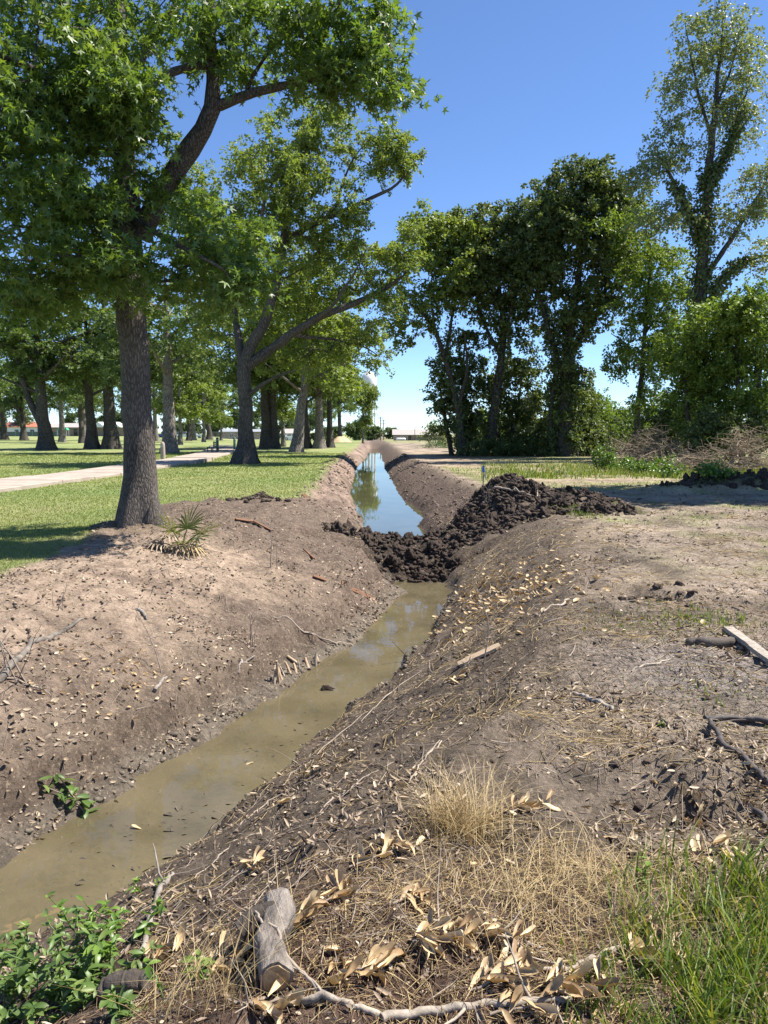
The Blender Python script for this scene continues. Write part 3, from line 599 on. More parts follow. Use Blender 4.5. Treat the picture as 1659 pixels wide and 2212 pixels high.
bl = pb(YN, (30, 90, 170, 170, -.6, 2.6, 68), (40, 330, 130, 150, 0, 2.6, 61), (210, 110, 120, 110, -1.2, 1.6, 43), (190, 250, 120, 110, -.6, 1.6, 44), (110, 480, 150, 100, -.5, 2.4, 57),
        (90, 590, 160, 70, -.6, 2.2, 50), (60, 640, 110, 35, -.9, 1.6, 18), (170, 420, 90, 90, -1.6, .8, 24), (265, 180, 80, 70, -1.8, .6, 17), (270, 560, 60, 40, -1.9, .4, 8), (20, 220, 140, 160, -2, 1.4, 43), (350, 35, 90, 60, .4, 1.4, 15), (300, 235, 55, 60, -1.2, .9, 17), (520, 40, 110, 75, -.5, 1.3, 28), (690, 70, 110, 85, -.8, 1.2, 41), (800, 130, 80, 60, -1, 1, 24), (815, 30, 50, 55, -.9, .8, 11),
        (700, 165, 75, 35, -.8, .7, 14), (850, 190, 40, 28, -1, .6, 6), (430, 80, 50, 50, -.7, .8, 8), (520, 130, 40, 40, -.6, .6, 5), (400, 455, 85, 85, .8, 1.2, 27), (480, 560, 90, 70, .5, 1.2, 28), (520, 600, 80, 50, -1.6, .7, 20), (430, 520, 70, 70, -1.4, .7, 15), (540, 500, 50, 60, .6, .9, 10), (250, 590, 50, 55, -1.2, .5, 10),
        (320, 400, 35, 40, -.6, .5, 5), (360, 620, 40, 30, -1.4, .5, 4), (60, -180, 300, 190, 0, 2.8, 54), (420, -170, 260, 150, 0, 2.4, 42), (250, -400, 260, 150, 0, 2.4, 36), (-220, 200, 140, 380, 0, 2.6, 64))
make_tree('sweetgum_tree', 'large sweetgum with straight furrowed trunk and star-shaped leaves, beside the palmetto at the bank top', 'tree', gl_[:1] + gl_[1:], bl, M['gum'], M['gumbark'], 3, nl=46, rad=.45, lsize=.172, kind='star', rt=.006, k=12, flare=.5, hfr=.028, droop=.45, maxr=.05)

# ---- the spreading tree further along the left bank
YB = 41.0
b0 = G(530, 1002); YB = b0[1]
tp = [np.array([b0[0], b0[1], b0[2]])] + pl(YB, (532, 940), (531, 860), (528, 790), (540, 750), (570, 700), (590, 640), (610, 560), (615, 470), (640, 380), (670, 280))
kb = MPU(YB)
lim = [(tp, [.48, .37, .35, .36, .3, .28, .24, .2, .15, .1, .05]),
       (pl(YB, (535, 790), (575, 762), (630, 722), (680, 692), (730, 668), (790, 646), (840, 618), (872, 596)), [.3, .26, .23, .2, .17, .14, .11, .06]),
       (pl(YB, (525, 800), (515, 740, .6), (505, 660, 1.4), (490, 580, 2), (480, 480, 2)), [.24, .2, .16, .12, .05]),
       (pl(YB, (532, 860), (555, 840, -.5), (590, 815, -1), (640, 800, -1.6)), [.13, .11, .08, .03]),
       (pl(YB, (612, 520), (670, 490), (730, 462), (800, 430), (860, 398), (890, 360)), [.15, .13, .12, .1, .06, .03]),
       (pl(YB, (600, 600), (560, 500, -1.5), (570, 430, -2), (600, 380, -2)), [.14, .11, .08, .04]),
       (pl(YB, (680, 692), (720, 660, -1), (760, 600, -1.4), (790, 540, -1.6)), [.1, .08, .05, .02]),
       (pl(YB, (620, 725), (700, 730, 1), (770, 740, 1.6), (820, 770, 2)), [.09, .07, .05, .02]),
       (pl(YB, (720, 462), (740, 400), (760, 340), (800, 300)), [.08, .06, .04, .02])]
bl = pb(YB, (560, 420, 110, 90, 0, 3, 60), (650, 300, 100, 70, 0, 2.4, 40), (700, 240, 55, 40, 0, 1.6, 12), (610, 360, 100, 80, -1, 2.4, 40), (800, 330, 70, 50, 0, 1.6, 24), (870, 345, 45, 45, 0, 1.2, 17), (840, 300, 40, 22, 0, 1, 7), (700, 430, 90, 50, -1, 2, 26),
        (600, 540, 120, 90, 1, 3, 60), (720, 540, 100, 60, 1.2, 2.4, 40), (820, 560, 70, 55, 0, 2, 28), (880, 520, 45, 55, .5, 1.6, 14), (640, 640, 110, 50, 2, 2.0, 34), (760, 610, 80, 30, 1.6, 1.4, 18), (850, 640, 50, 35, 0, 1.5, 10), (780, 730, 60, 45, 1.2, 1.6, 18), (815, 775, 28, 22, 1.4, 1, 5),
        (460, 560, 90, 110, 1, 3, 46), (450, 690, 70, 60, 2, 2.4, 30), (610, 775, 80, 35, 2.2, 1.6, 20), (700, 765, 70, 35, 2.2, 1.6, 18), (770, 480, 50, 30, 0, 1.2, 8), (420, 420, 70, 90, 1.5, 2.4, 28))
make_tree('spreading_tree', 'spreading tree with dark flared trunk and long limb reaching over the canal', 'tree', lim, bl, M['elm'], M['bark'], 5, nl=150, rad=.74, lsize=.15, rt=.012, k=10, flare=.5, hfr=.04, width=.7, maxr=.07)

# ---- lawn trees: four kinds copied with their parts
def generic(seed, h, cr, barkm, leafm, fork=False, nl=46, nsp=150, lean=0.0, slim=1.0, lsize=.2, rad=.85, cb=.3):
    rng = np.random.default_rng(seed); th = h * .55
    tr = np.array([(0, 0, 0), (.05 * h * lean, 0, th * .3), (.11 * h * lean, .03, th * .6), (.15 * h * lean, .0, th), (.17 * h * lean, .1, h * .82)])
    r0 = .024 * h * slim; lim = [(tr, [r0 * 1.35, r0, r0 * .85, r0 * .6, r0 * .15])]
    if fork: lim.append((np.array([(0, 0, h * .1), (-.06 * h, .1, h * .22), (-.1 * h, .1, h * .4), (-.14 * h, .2, h * .6)]), [r0 * .7, r0 * .65, r0 * .5, r0 * .2]))
    for q in range(7):
        a = q * 2.4 + seed; z0 = h * (cb + .055 * q); s = np.array([math.cos(a), math.sin(a), 0]); p0 = np.array([np.interp(z0, tr[:, 2], tr[:, 0]), 0, z0])
        lim.append((np.array([p0, p0 + s * cr * .35 + (0, 0, h * .06), p0 + s * cr * .75 + (0, 0, h * .13)]), [r0 * .36, r0 * .26, r0 * .08]))
    bl = []
    for q in range(13):
        a = rng.uniform(0, 6.28); z = h * rng.uniform(cb + .05, .92); w = math.sin(math.pi * min(max((z / h - cb + .1) / (1.06 - cb), 0.05), 1)) ** .6
        d = cr * rng.uniform(.25, .72) * w; bl.append(((d * math.cos(a) + .12 * h * lean, d * math.sin(a), z), (cr * .42, cr * .42, h * .085), nsp // 13))
    return lim, bl
protos = []
for q, (sd, h, cr, bk, lf, fk, ln, sl) in enumerate([(21, 15, 5.2, 'bark', 'park', False, .1, 1.0), (22, 14, 5.0, 'bark', 'park', True, -.15, 1.1), (23, 13, 4.4, 'palebark', 'elm', False, .35, .85), (24, 15.5, 5.6, 'palebark', 'park', False, 0, 1.05), (25, 11, 3.4, 'palebark', 'elm', False, .05, .55)]):
    lim, bl = generic(sd, h, cr, bk, lf, fk, lean=ln, slim=sl)
    t = make_tree('lawn_tree', '', 'tree', lim, bl, M[lf], M[bk], sd, nl=140, rad=.95, lsize=.21, rt=.01, k=8, flare=.4, hfr=.05, base=(0, 0, 0), width=.75, maxr=.08)
    protos.append((t, 2 * .026 * h * sl))
used = [False] * 5
GRP = 'trees standing on the mown lawn'
def put_tree(kind, fx, fy, wF, label, rz=None, Y=None, ws=1.0, hs=1.0):
    proto, tw = protos[kind]
    g = G(fx, fy) if Y is None else None
    if Y is not None:
        p = P(fx, 940, Y); g = np.array([p[0], Y, Hf(p[0], Y)])
    s = (wF * MPU(g[1]) / tw) if wF else 1.0; s = min(max(s, .6), 1.5)
    if not used[kind]: r = proto; used[kind] = True
    else:
        r = proto.copy(); COL.objects.link(r)
        for c in proto.children:
            d = c.copy(); COL.objects.link(d); d.parent = r
    r.location = g; r.rotation_euler = (0, 0, random.uniform(0, 6.28) if rz is None else rz); r.scale = (s * ws, s * ws, (s * .5 + .5) * hs)
    r['label'] = label; r['category'] = 'tree'; r['group'] = GRP; return r
LT = 'lawn tree with dark trunk and full green crown standing far back in the park'
put_tree(1, 100, 972, 27, 'lawn tree with twin dark stems forking low above the shaded grass', 0)
put_tree(0, 200, 970, 21, 'dark lawn tree leaning slightly, paired beside a straighter dark trunk')
put_tree(0, 241, 970, 27, 'dark straight lawn tree just beside the sweetgum trunk, flared base')
put_tree(3, 367, 979, 27, 'pale streaked lawn tree with wide flared roots behind the concrete post')
put_tree(4, 389, 961, 11, 'slim grey lawn tree next to the pale streaked trunk')
put_tree(4, 440, 955, 9, 'slim whitish lawn tree standing behind the green bench')
put_tree(1, 453, 950, 14, 'low forked dark lawn tree behind the slim whitish tree', 0.4)
put_tree(4, 478, 951, 9, 'small grey lawn tree in front of the distant fence')
put_tree(0, 576, 969, 22, 'broad dark lawn tree with flared roots, first of a touching pair')
put_tree(0, 594, 969, 18, 'narrower dark lawn tree, second of a touching pair')
put_tree(4, 612, 965, 8, 'very slim pale lawn tree between the touching pair and the leaning trunk')
put_tree(2, 640, 977, 22, 'lawn tree with rough pale trunk leaning towards the canal', 0)
put_tree(0, 662, 969, 16, 'dark lawn tree directly behind the leaning pale trunk')
put_tree(3, 690, 969, 18, 'pale barked lawn tree with bare white lower branches near the canal')
put_tree(0, 713, 967, 13, 'dark lawn tree beside the pale barked one near the sand heap')
put_tree(4, 784, 958, 6, 'slender sparse tree at the canal edge before the water tower', hs=.75, ws=.55)
for fx, fy, k, w in [(10, 950, 0, 12), (52, 951, 1, 12), (135, 955, 3, 12), (178, 957, 0, 11), (182, 952, 3, 13), (305, 951, 0, 10), (336, 953, 3, 10), (408, 952, 0, 9), (418, 951, 3, 9), (735, 952, 0, 9), (540, 952, 0, 10), (690, 950, 0, 10), (-60, 960, 0, 20)]:
    put_tree(k, fx, fy, w, LT)

# ---- the thicket on the right
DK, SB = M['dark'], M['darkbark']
def rt_tree(name, label, Y, trunk, trad, limbs, blobs, lf, seed, **kw):
    tp = pl(Y, *trunk); tp[0][2] = Hf(tp[0][0], tp[0][1])
    return make_tree(name, label, 'tree', [(tp, trad)] + [(pl(Y, *a), r) for a, r in limbs], pb(Y, *blobs), lf, SB, seed, **kw)
rt_tree('leaning_tree', 'ivy-wrapped tree arching over towards the canal at the thicket end', 55, [(1000, 975), (992, 890), (978, 830), (962, 775), (940, 715), (915, 675), (885, 655)], [.3, .22, .2, .18, .15, .12, .05],
        [(((962, 775), (975, 700, .5), (985, 640, 1), (980, 560, 1)), [.13, .1, .08, .03]), (((940, 715), (930, 640, -.5), (935, 560, -.5)), [.1, .07, .03]), (((990, 880), (1010, 800, -1), (1005, 720, -1)), [.12, .09, .04])],
        [(930, 540, 55, 50, 0, 2.2, 28), (905, 480, 45, 30, 0, 1.5, 12), (960, 500, 70, 35, 0, 2, 24), (990, 580, 70, 60, 0, 2.5, 36), (880, 640, 45, 45, 0, 1.6, 14), (860, 700, 35, 40, 0, 1.4, 8), (910, 700, 30, 30, 0, 1, 5), (950, 640, 50, 40, 0, 2, 14), (1000, 490, 50, 30, 0, 2, 14)],
        M['elm'], 31, nl=105, rad=.98, lsize=.245, rt=.01, k=8, ivy=(3, 60, .3), width=.7)
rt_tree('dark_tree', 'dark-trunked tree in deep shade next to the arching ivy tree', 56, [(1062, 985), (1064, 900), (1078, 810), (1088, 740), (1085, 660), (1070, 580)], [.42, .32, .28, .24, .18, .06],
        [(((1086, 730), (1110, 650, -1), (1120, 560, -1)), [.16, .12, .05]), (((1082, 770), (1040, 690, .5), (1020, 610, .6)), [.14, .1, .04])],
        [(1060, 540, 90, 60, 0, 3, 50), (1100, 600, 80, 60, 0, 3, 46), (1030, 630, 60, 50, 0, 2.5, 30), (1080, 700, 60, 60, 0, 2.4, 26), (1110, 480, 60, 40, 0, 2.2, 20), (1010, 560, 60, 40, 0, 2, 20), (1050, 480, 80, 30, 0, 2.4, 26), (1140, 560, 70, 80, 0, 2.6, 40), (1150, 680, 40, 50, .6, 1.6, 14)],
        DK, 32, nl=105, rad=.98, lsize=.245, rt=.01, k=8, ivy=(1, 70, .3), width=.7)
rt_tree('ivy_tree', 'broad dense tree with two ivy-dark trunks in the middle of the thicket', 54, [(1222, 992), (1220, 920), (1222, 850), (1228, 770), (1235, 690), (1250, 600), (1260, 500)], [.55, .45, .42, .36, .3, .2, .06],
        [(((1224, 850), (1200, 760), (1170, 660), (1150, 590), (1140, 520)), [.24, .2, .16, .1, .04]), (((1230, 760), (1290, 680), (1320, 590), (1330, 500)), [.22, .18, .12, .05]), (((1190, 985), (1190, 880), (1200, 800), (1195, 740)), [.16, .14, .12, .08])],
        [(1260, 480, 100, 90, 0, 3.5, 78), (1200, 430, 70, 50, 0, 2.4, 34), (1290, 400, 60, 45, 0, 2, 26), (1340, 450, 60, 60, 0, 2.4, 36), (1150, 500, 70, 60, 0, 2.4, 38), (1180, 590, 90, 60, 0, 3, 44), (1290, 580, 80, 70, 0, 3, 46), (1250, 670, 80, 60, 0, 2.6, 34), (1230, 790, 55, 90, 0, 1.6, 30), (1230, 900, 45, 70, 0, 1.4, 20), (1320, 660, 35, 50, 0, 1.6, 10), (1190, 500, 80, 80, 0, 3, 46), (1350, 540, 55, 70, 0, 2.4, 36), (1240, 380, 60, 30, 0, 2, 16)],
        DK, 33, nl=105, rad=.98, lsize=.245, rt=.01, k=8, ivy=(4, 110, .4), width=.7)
rt_tree('tall_tree', 'tallest tree, ivy-sleeved trunk topped by sparse pale foliage, behind the brush heaps', 46, [(1505, 965), (1505, 850), (1508, 720), (1514, 600), (1524, 480), (1532, 360), (1545, 240), (1555, 130), (1560, 40)], [.5, .42, .38, .33, .28, .22, .15, .08, .02],
        [(((1510, 690), (1560, 600), (1600, 562), (1650, 552), (1720, 560)), [.2, .16, .13, .1, .04]), (((1520, 520), (1480, 440), (1450, 380), (1420, 330)), [.17, .14, .09, .03]), (((1528, 400), (1570, 330), (1600, 250), (1625, 150)), [.14, .11, .07, .02]), (((1538, 300), (1510, 210), (1490, 120), (1480, 50)), [.1, .08, .05, .02]), (((1545, 240), (1580, 150), (1600, 60)), [.08, .05, .02]), (((1512, 620), (1590, 500), (1640, 420), (1680, 340)), [.16, .13, .09, .03])],
        [(1530, 80, 70, 70, 0, 2.2, 34), (1600, 120, 50, 80, 0, 2, 26), (1480, 150, 45, 70, 0, 1.8, 18), (1450, 250, 40, 60, 0, 1.6, 13), (1610, 250, 45, 70, 0, 2, 20), (1560, 220, 60, 60, 0, 2, 18), (1420, 340, 45, 40, 0, 1.6, 13), (1480, 330, 50, 40, 0, 1.6, 10), (1380, 370, 40, 40, 0, 1.5, 10), (1640, 400, 45, 60, 0, 2, 22), (1600, 470, 50, 50, 0, 2, 20), (1440, 470, 60, 50, 0, 2, 24), (1650, 560, 50, 35, 0, 1.6, 10)],
        M['pale'], 34, nl=95, rad=1.0, lsize=.17, rt=.008, k=8, ivy=(4, 210, .42, .68), width=.75)
rt_tree('slender_tree', 'slender leafy tree standing between the dense ivy tree and the tall one', 50, [(1372, 965), (1378, 880), (1388, 800), (1395, 700), (1400, 600), (1405, 520)], [.22, .18, .15, .12, .08, .03],
        [(((1390, 790), (1350, 740), (1320, 720)), [.08, .06, .02]), (((1394, 720), (1440, 650), (1460, 590)), [.08, .06, .02])],
        [(1400, 560, 70, 60, 0, 2.4, 42), (1430, 640, 70, 70, 0, 2.4, 44), (1370, 660, 50, 60, 0, 2, 26), (1380, 760, 70, 55, 0, 2.2, 28), (1340, 790, 35, 22, 0, 1.5, 6), (1440, 740, 60, 70, 0, 2, 34), (1390, 850, 45, 40, 0, 1.6, 10), (1340, 480, 60, 40, 0, 2, 16)],
        M['shrub'], 35, nl=120, rad=.9, lsize=.18, rt=.009, k=8, width=.7)
# off to the right: the tall tree whose shadow crosses the cleared ground
bX, bY = 15.9, 23.0
make_tree('roadside_tree', 'tall broad tree beyond the cleared strip whose shade crosses the bare ground', 'tree', [(np.array([(bX, bY, Hf(bX, bY)), (bX, bY, 4), (bX - .3, bY, 9), (bX - .5, bY, 15)]), [.4, .32, .22, .05])],
          [((bX - 1.0, bY, 12), (2.9, 3.2, 3.2), 150), ((bX + .5, bY, 9), (3.4, 3.3, 2.5), 140), ((bX + .1, bY + .3, 15.5), (2.9, 3, 2.4), 130), ((bX + 3.6, bY - .5, 11), (3, 3, 3), 90)], M['park'], M['bark'], 36, nl=90, rad=.8, lsize=.22, rt=.013, k=8, width=.75)

# ---- bushes
def bush(name, label, Y, blobs, lf, seed, cat='bush', nl=46, rad=.6, ls=.15, group=None, st=4, base=None, barkm=None, kind='diamond', width=.65):
    rng = np.random.default_rng(seed); bl = pb(Y, *blobs); cx = np.mean([b[0][0] for b in bl]) if base is None else base
    z0 = Hf(cx, Y); root = thing(name, label, cat, (cx, Y, z0), 0, group); b0 = np.array([cx, Y, z0])
    lim = []
    for q in range(st):
        c, r, n = bl[q % len(bl)]; e = np.asarray(c) - b0 + rng.normal(0, .2, 3); s = np.array([rng.normal(0, .12) + e[0] * .3, rng.normal(0, .12), -.05])
        lim.append((wob([s, s * .4 + e * .6 * np.array([1, 1, .9]), e], .03, rng, 8)[0], None))
    C = np.concatenate([in_blob(rng, np.asarray(c) - b0, r, n) for c, r, n in bl]); C = C[C[:, 2] > .08]
    wb = MB()
    hh = max(c[2] for c in C)
    for p, _ in lim: wb.tube(p, np.linspace(.022 * hh, .006 * hh, len(p)), 6)
    A, B, ra, rb = grow([(p, None) for p, _ in lim], C, rng, rt=.006, maxr=.03); wb.segs(A, B, ra, rb, 3)
    so = wb.build('stems', barkm or SB, root); so['kind'] = 'stuff'; cm = MB(); sprays(cm, C, rng, nl, rad, ls, kind, width=width); fo = cm.build('foliage', lf, root); fo['kind'] = 'stuff'; return root
bush('thicket_shrub', 'tall rounded shrub mass leaning over the brush heap behind it', 42, [(1555, 740, 100, 110, 0, 3, 100), (1520, 860, 95, 85, 0, 2.6, 80), (1470, 760, 60, 90, 0, 2, 40)], M['shrub'], 41, nl=125, rad=.76, ls=.175)
bush('thicket_shrub', 'tallest bright shrub at the thicket end, topped by upright shoots', 40, [(1640, 700, 95, 85, 0, 3, 95), (1650, 850, 105, 90, 0, 2.6, 90), (1600, 665, 55, 40, 0, 1.6, 26)], M['shrub'], 42, nl=125, rad=.76, ls=.175)
bush('thicket_shrub', 'dark low shrub beneath the bright one, behind the twiggy brush', 38, [(1600, 930, 110, 50, 0, 1.6, 50), (1530, 930, 60, 45, 0, 1.4, 26)], DK, 43, nl=140, rad=.6)
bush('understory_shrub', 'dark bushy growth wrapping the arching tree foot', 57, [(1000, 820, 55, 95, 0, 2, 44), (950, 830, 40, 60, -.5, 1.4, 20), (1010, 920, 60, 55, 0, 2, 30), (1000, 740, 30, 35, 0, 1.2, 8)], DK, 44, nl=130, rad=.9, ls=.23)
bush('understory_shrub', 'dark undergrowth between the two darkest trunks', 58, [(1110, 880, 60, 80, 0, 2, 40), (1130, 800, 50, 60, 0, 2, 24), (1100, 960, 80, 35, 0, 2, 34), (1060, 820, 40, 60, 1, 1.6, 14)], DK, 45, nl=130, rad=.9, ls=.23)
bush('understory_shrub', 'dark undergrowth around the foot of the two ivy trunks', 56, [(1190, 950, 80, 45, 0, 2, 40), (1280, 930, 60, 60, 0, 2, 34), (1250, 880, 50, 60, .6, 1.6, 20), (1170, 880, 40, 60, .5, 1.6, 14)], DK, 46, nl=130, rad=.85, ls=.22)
bush('understory_shrub', 'sunlit undergrowth seen through the gap between the dark trunks', 66, [(1150, 910, 70, 55, 0, 2, 40), (1050, 930, 60, 50, 0, 2, 36), (1130, 960, 90, 30, 0, 2, 36)], M['shrub'], 52, nl=130, rad=.95, ls=.24)
bush('understory_shrub', 'sunlit undergrowth behind the ivy trunks', 64, [(1270, 900, 60, 55, 0, 2, 36), (1210, 940, 60, 45, 0, 2, 34), (1350, 930, 60, 45, 0, 2, 34), (1430, 900, 50, 70, 0, 2, 34)], M['shrub'], 53, nl=130, rad=.95, ls=.24)
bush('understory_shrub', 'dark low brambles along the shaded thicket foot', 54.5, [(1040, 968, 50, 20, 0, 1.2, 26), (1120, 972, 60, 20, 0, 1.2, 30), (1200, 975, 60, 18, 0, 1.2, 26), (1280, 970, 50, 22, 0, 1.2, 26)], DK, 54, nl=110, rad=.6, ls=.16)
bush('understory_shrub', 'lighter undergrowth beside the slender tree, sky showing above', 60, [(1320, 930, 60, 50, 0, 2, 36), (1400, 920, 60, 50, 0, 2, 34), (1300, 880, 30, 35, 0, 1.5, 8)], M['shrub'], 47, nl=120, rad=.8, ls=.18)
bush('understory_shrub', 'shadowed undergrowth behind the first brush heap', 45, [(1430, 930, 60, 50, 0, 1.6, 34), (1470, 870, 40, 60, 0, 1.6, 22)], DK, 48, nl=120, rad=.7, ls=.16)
gb = G(1305, 1018)
bush('green_bush', 'small bright green bush alone at the grass edge', gb[1], [(1305, 995, 26, 22, 0, .5, 26), (1300, 975, 16, 14, 0, .4, 10)], M['weed'], 49, nl=34, rad=.24, ls=.1)
gb2 = G(1552, 1010)
bush('green_sapling', 'lone bright sapling rising in front of the twiggy brush', gb2[1], [(1556, 950, 16, 12, 0, .3, 9), (1548, 975, 14, 14, 0, .3, 8)], M['weed'], 50, 'sapling', nl=26, rad=.22, ls=.13, st=2)
bush('pale_bush', 'pale green bush hiding one end of the far house', 92, [(935, 920, 22, 16, 0, 1.6, 22), (955, 935, 22, 18, 0, 1.6, 24), (925, 940, 16, 12, 0, 1.4, 14), (960, 955, 24, 8, 0, 1.5, 14)], M['pale'], 51, nl=40, rad=.5, ls=.2)
# far trees behind everything, copies of two kinds
FARG = 'distant tree row on the horizon'
far = []
for q, (h, cr) in enumerate([(9, 4.5), (11, 5), (6, 4)]):
    lim, bl = generic(60 + q, h, cr, 0, 0, nsp=150, cb=.06)
    far.append(make_tree('distant_tree', 'distant rounded tree in the hazy row beyond the park', 'tree', lim, bl, M['far'], M['bark'], 60 + q, nl=60, rad=1.2, lsize=.45, rt=.02, k=6, group=FARG, base=(0, 0, 0), width=.8))
uf = [0, 0, 0]; rf = random.Random(3)
fl_ = [(x, rf.uniform(262, 300)) for x in np.arange(-175, -18, 9.5)] + [(x, rf.uniform(330, 380)) for x in (-9, -3, 4, 24, 44, 58, 74, 90)] + [(x, rf.uniform(120, 170)) for x in (34, 43, 52, 60, 68, 77)] + [(-7.5, 205), (-3.6, 235)] + [(x, rf.uniform(305, 340)) for x in np.arange(-205, -20, 8.0)]
for q, (x, y) in enumerate(fl_):
    k = q % 3 if y < 400 else 2
    if x > 0 and 118 < y < 171: k = 2
    if abs(x) < 10: k = 2
    if uf[k]:
        t = far[k].copy(); COL.objects.link(t)
        for c in far[k].children: d = c.copy(); COL.objects.link(d); d.parent = t
    else: t = far[k]; uf[k] = 1
    s = rf.uniform(.8, 1.2); t.location = (x, y, Hf(x, y)); t.rotation_euler = (0, 0, rf.uniform(0, 6)); t.scale = (s, s, s * rf.uniform(.85, 1.1))

# ------------------------------------------------------------------ far buildings, tower, poles, vehicles
def onground(fx, Y): p = P(fx, 940, Y); return np.array([p[0], Y, Hf(p[0], Y)])
M['white'] = flat('white_paint', (.78, .77, .74)); M['greymetal'] = flat('grey_steel', (.42, .43, .44), .45, .3); M['brick'] = simple('brown_wall', (.2, .15, .12), (.3, .24, .19), 2, .9, .2)
M['redroof'] = simple('red_roof', (.33, .11, .07), (.45, .18, .11), 2, .85, .3); M['shingle'] = simple('grey_shingle', (.3, .27, .25), (.42, .38, .35), 2.5, .9, .4)
M['glass'] = flat('dark_glass', (.03, .035, .04), .12, 0, .6); M['wood_pole'] = simple('pole_wood', (.07, .055, .045), (.15, .12, .1), 2, .9, .3, stretch=(8, 8, 1))
M['tyre'] = flat('tyre_rubber', (.025, .025, .026), .85); M['blue'] = flat('blue_paint', (.03, .07, .3), .3, 0, .6); M['carwhite'] = flat('white_car_paint', (.72, .73, .74), .25, 0, .6)
M['greenpaint'] = flat('dark_green_paint', (.035, .09, .06), .5); M['sand'] = simple('tan_sand', (.5, .33, .18), (.66, .47, .29), 3, .95, .4); M['screen'] = flat('grey_green_screen', (.1, .14, .13), .9); M['awning'] = flat('green_awning', (.06, .38, .2), .7)
def house(name, label, c, w, d, hw, hr, wallm, roofm, windows, over=.5, hip=False, gable=None):
    r = thing(name, label, 'building', c)
    m_ = MB(); m_.box((0, d / 2, hw / 2), (w, d, hw)); m_.build('wall', wallm, r, smooth=False)
    m_ = MB(); a = w / 2 + over; y0, y1 = -over, d + over; ym = d / 2; i_ = 3.0 if hip else 0
    V = [(-a, y0, hw), (a, y0, hw), (a, y1, hw), (-a, y1, hw), (-a + i_, ym, hw + hr), (a - i_, ym, hw + hr), (-a, y0, hw + .12), (a, y0, hw + .12), (a, y1, hw + .12), (-a, y1, hw + .12)]
    m_.add(V, Q=[(0, 3, 2, 1), (6, 7, 5, 4), (8, 9, 4, 5), (0, 1, 7, 6), (2, 3, 9, 8), (1, 2, 8, 7), (3, 0, 6, 9)], T=[(7, 8, 5), (9, 6, 4)]); m_.build('roof', roofm, r, smooth=False)
    for x, z, ww, hh, mt in windows:
        f = MB(); f.box((x, -.04, z), (ww, .1, hh)); fo = f.build('window' if mt == 'glass' else 'door', M['white'] if mt == 'glass' else M['wood_pole'], r, smooth=False)
        g = MB(); g.box((x, -.1, z), (ww - .16, .05, hh - .16)); g.build('pane', M['glass'], fo, smooth=False)
    if gable:
        for x in gable:
            g = MB(); g.prism([(x - 2.4, hw + .15), (x + 2.4, hw + .15), (x, hw + hr + .35)], -1.6, d / 2); g.build('gable', M['white'], r, smooth=False)
    return r
Yb = 262
house('long_building', 'long low brown building with pale gable ends beyond the lawn trees', onground(190, Yb), 25, 9, 2.8, 1.5, M['brick'], M['shingle'], [(-9, 1.5, 1.6, 1.3, 'glass'), (-4, 1.2, 1.2, 2.2, 'door'), (1, 1.5, 1.6, 1.3, 'glass'), (8, 1.3, 3, 2.4, 'door')], gable=[4, 9])
house('white_building', 'low white building with a red roof behind the dark fence screen', onground(50, Yb - 4), 12, 9, 2.9, 1.7, M['white'], M['redroof'], [(-2, 1.6, 1.4, 1.2, 'glass'), (3, 1.6, 1.4, 1.2, 'glass')])
house('far_house', 'low house with wide grey hipped roof beyond the canal end', onground(905, 300), 19, 10, 2.1, 2.2, M['brick'], M['shingle'], [(-6.5, 1.2, 1.3, 1.1, 'glass'), (-3.4, 1.05, 1.1, 1.9, 'door'), (0, 1.2, 1.6, 1.1, 'glass'), (5, 1.2, 1.6, 1.1, 'glass')], hip=False)
house('small_house', 'small pale gabled house seen between the lawn trunks', onground(626, 245), 5, 7, 2.2, 1.5, M['white'], M['shingle'], [(0, 1.2, 1.2, 1.1, 'glass')])
house('shed', 'low shed with pale roof behind the lawn trees near the vehicles', onground(520, 255), 13, 6, 2.3, .9, M['brick'], M['greymetal'], [(-3, 1.2, 1.4, 1.1, 'glass'), (3, 1.2, 2.4, 1.9, 'door')])
# fence screen: panels and posts
f0 = onground(60, 250); fr = thing('screen_fence', 'grey-green screened fence in front of the white building', 'fence', f0)
for k in range(7):
    m_ = MB(); m_.box((-9 + k * 2.6 + 1.3, 0, .75), (2.5, .04, 1.4)); m_.build('screen_panel', M['screen'], fr, smooth=False)
for k in range(8):
    m_ = MB(); m_.tube([(-9 + k * 2.6, 0, -.2), (-9 + k * 2.6, 0, 1.75)], .05, 8); m_.build('post', M['greymetal'], fr)
aw = onground(137, 256); a_ = thing('green_canopy', 'small bright green canopy on posts before the long building', 'canopy', aw)
m_ = MB(); m_.prism([(-1.6, 2.0), (1.6, 2.0), (1.2, 2.7), (-1.2, 2.7)], -1, 1); m_.build('cover', M['awning'], a_, smooth=False)
for x in (-1.4, 1.4):
    for y in (-.9, .9): m_ = MB(); m_.tube([(x, y, -.1), (x, y, 2.02)], .05, 6); m_.build('post', M['white'], a_)
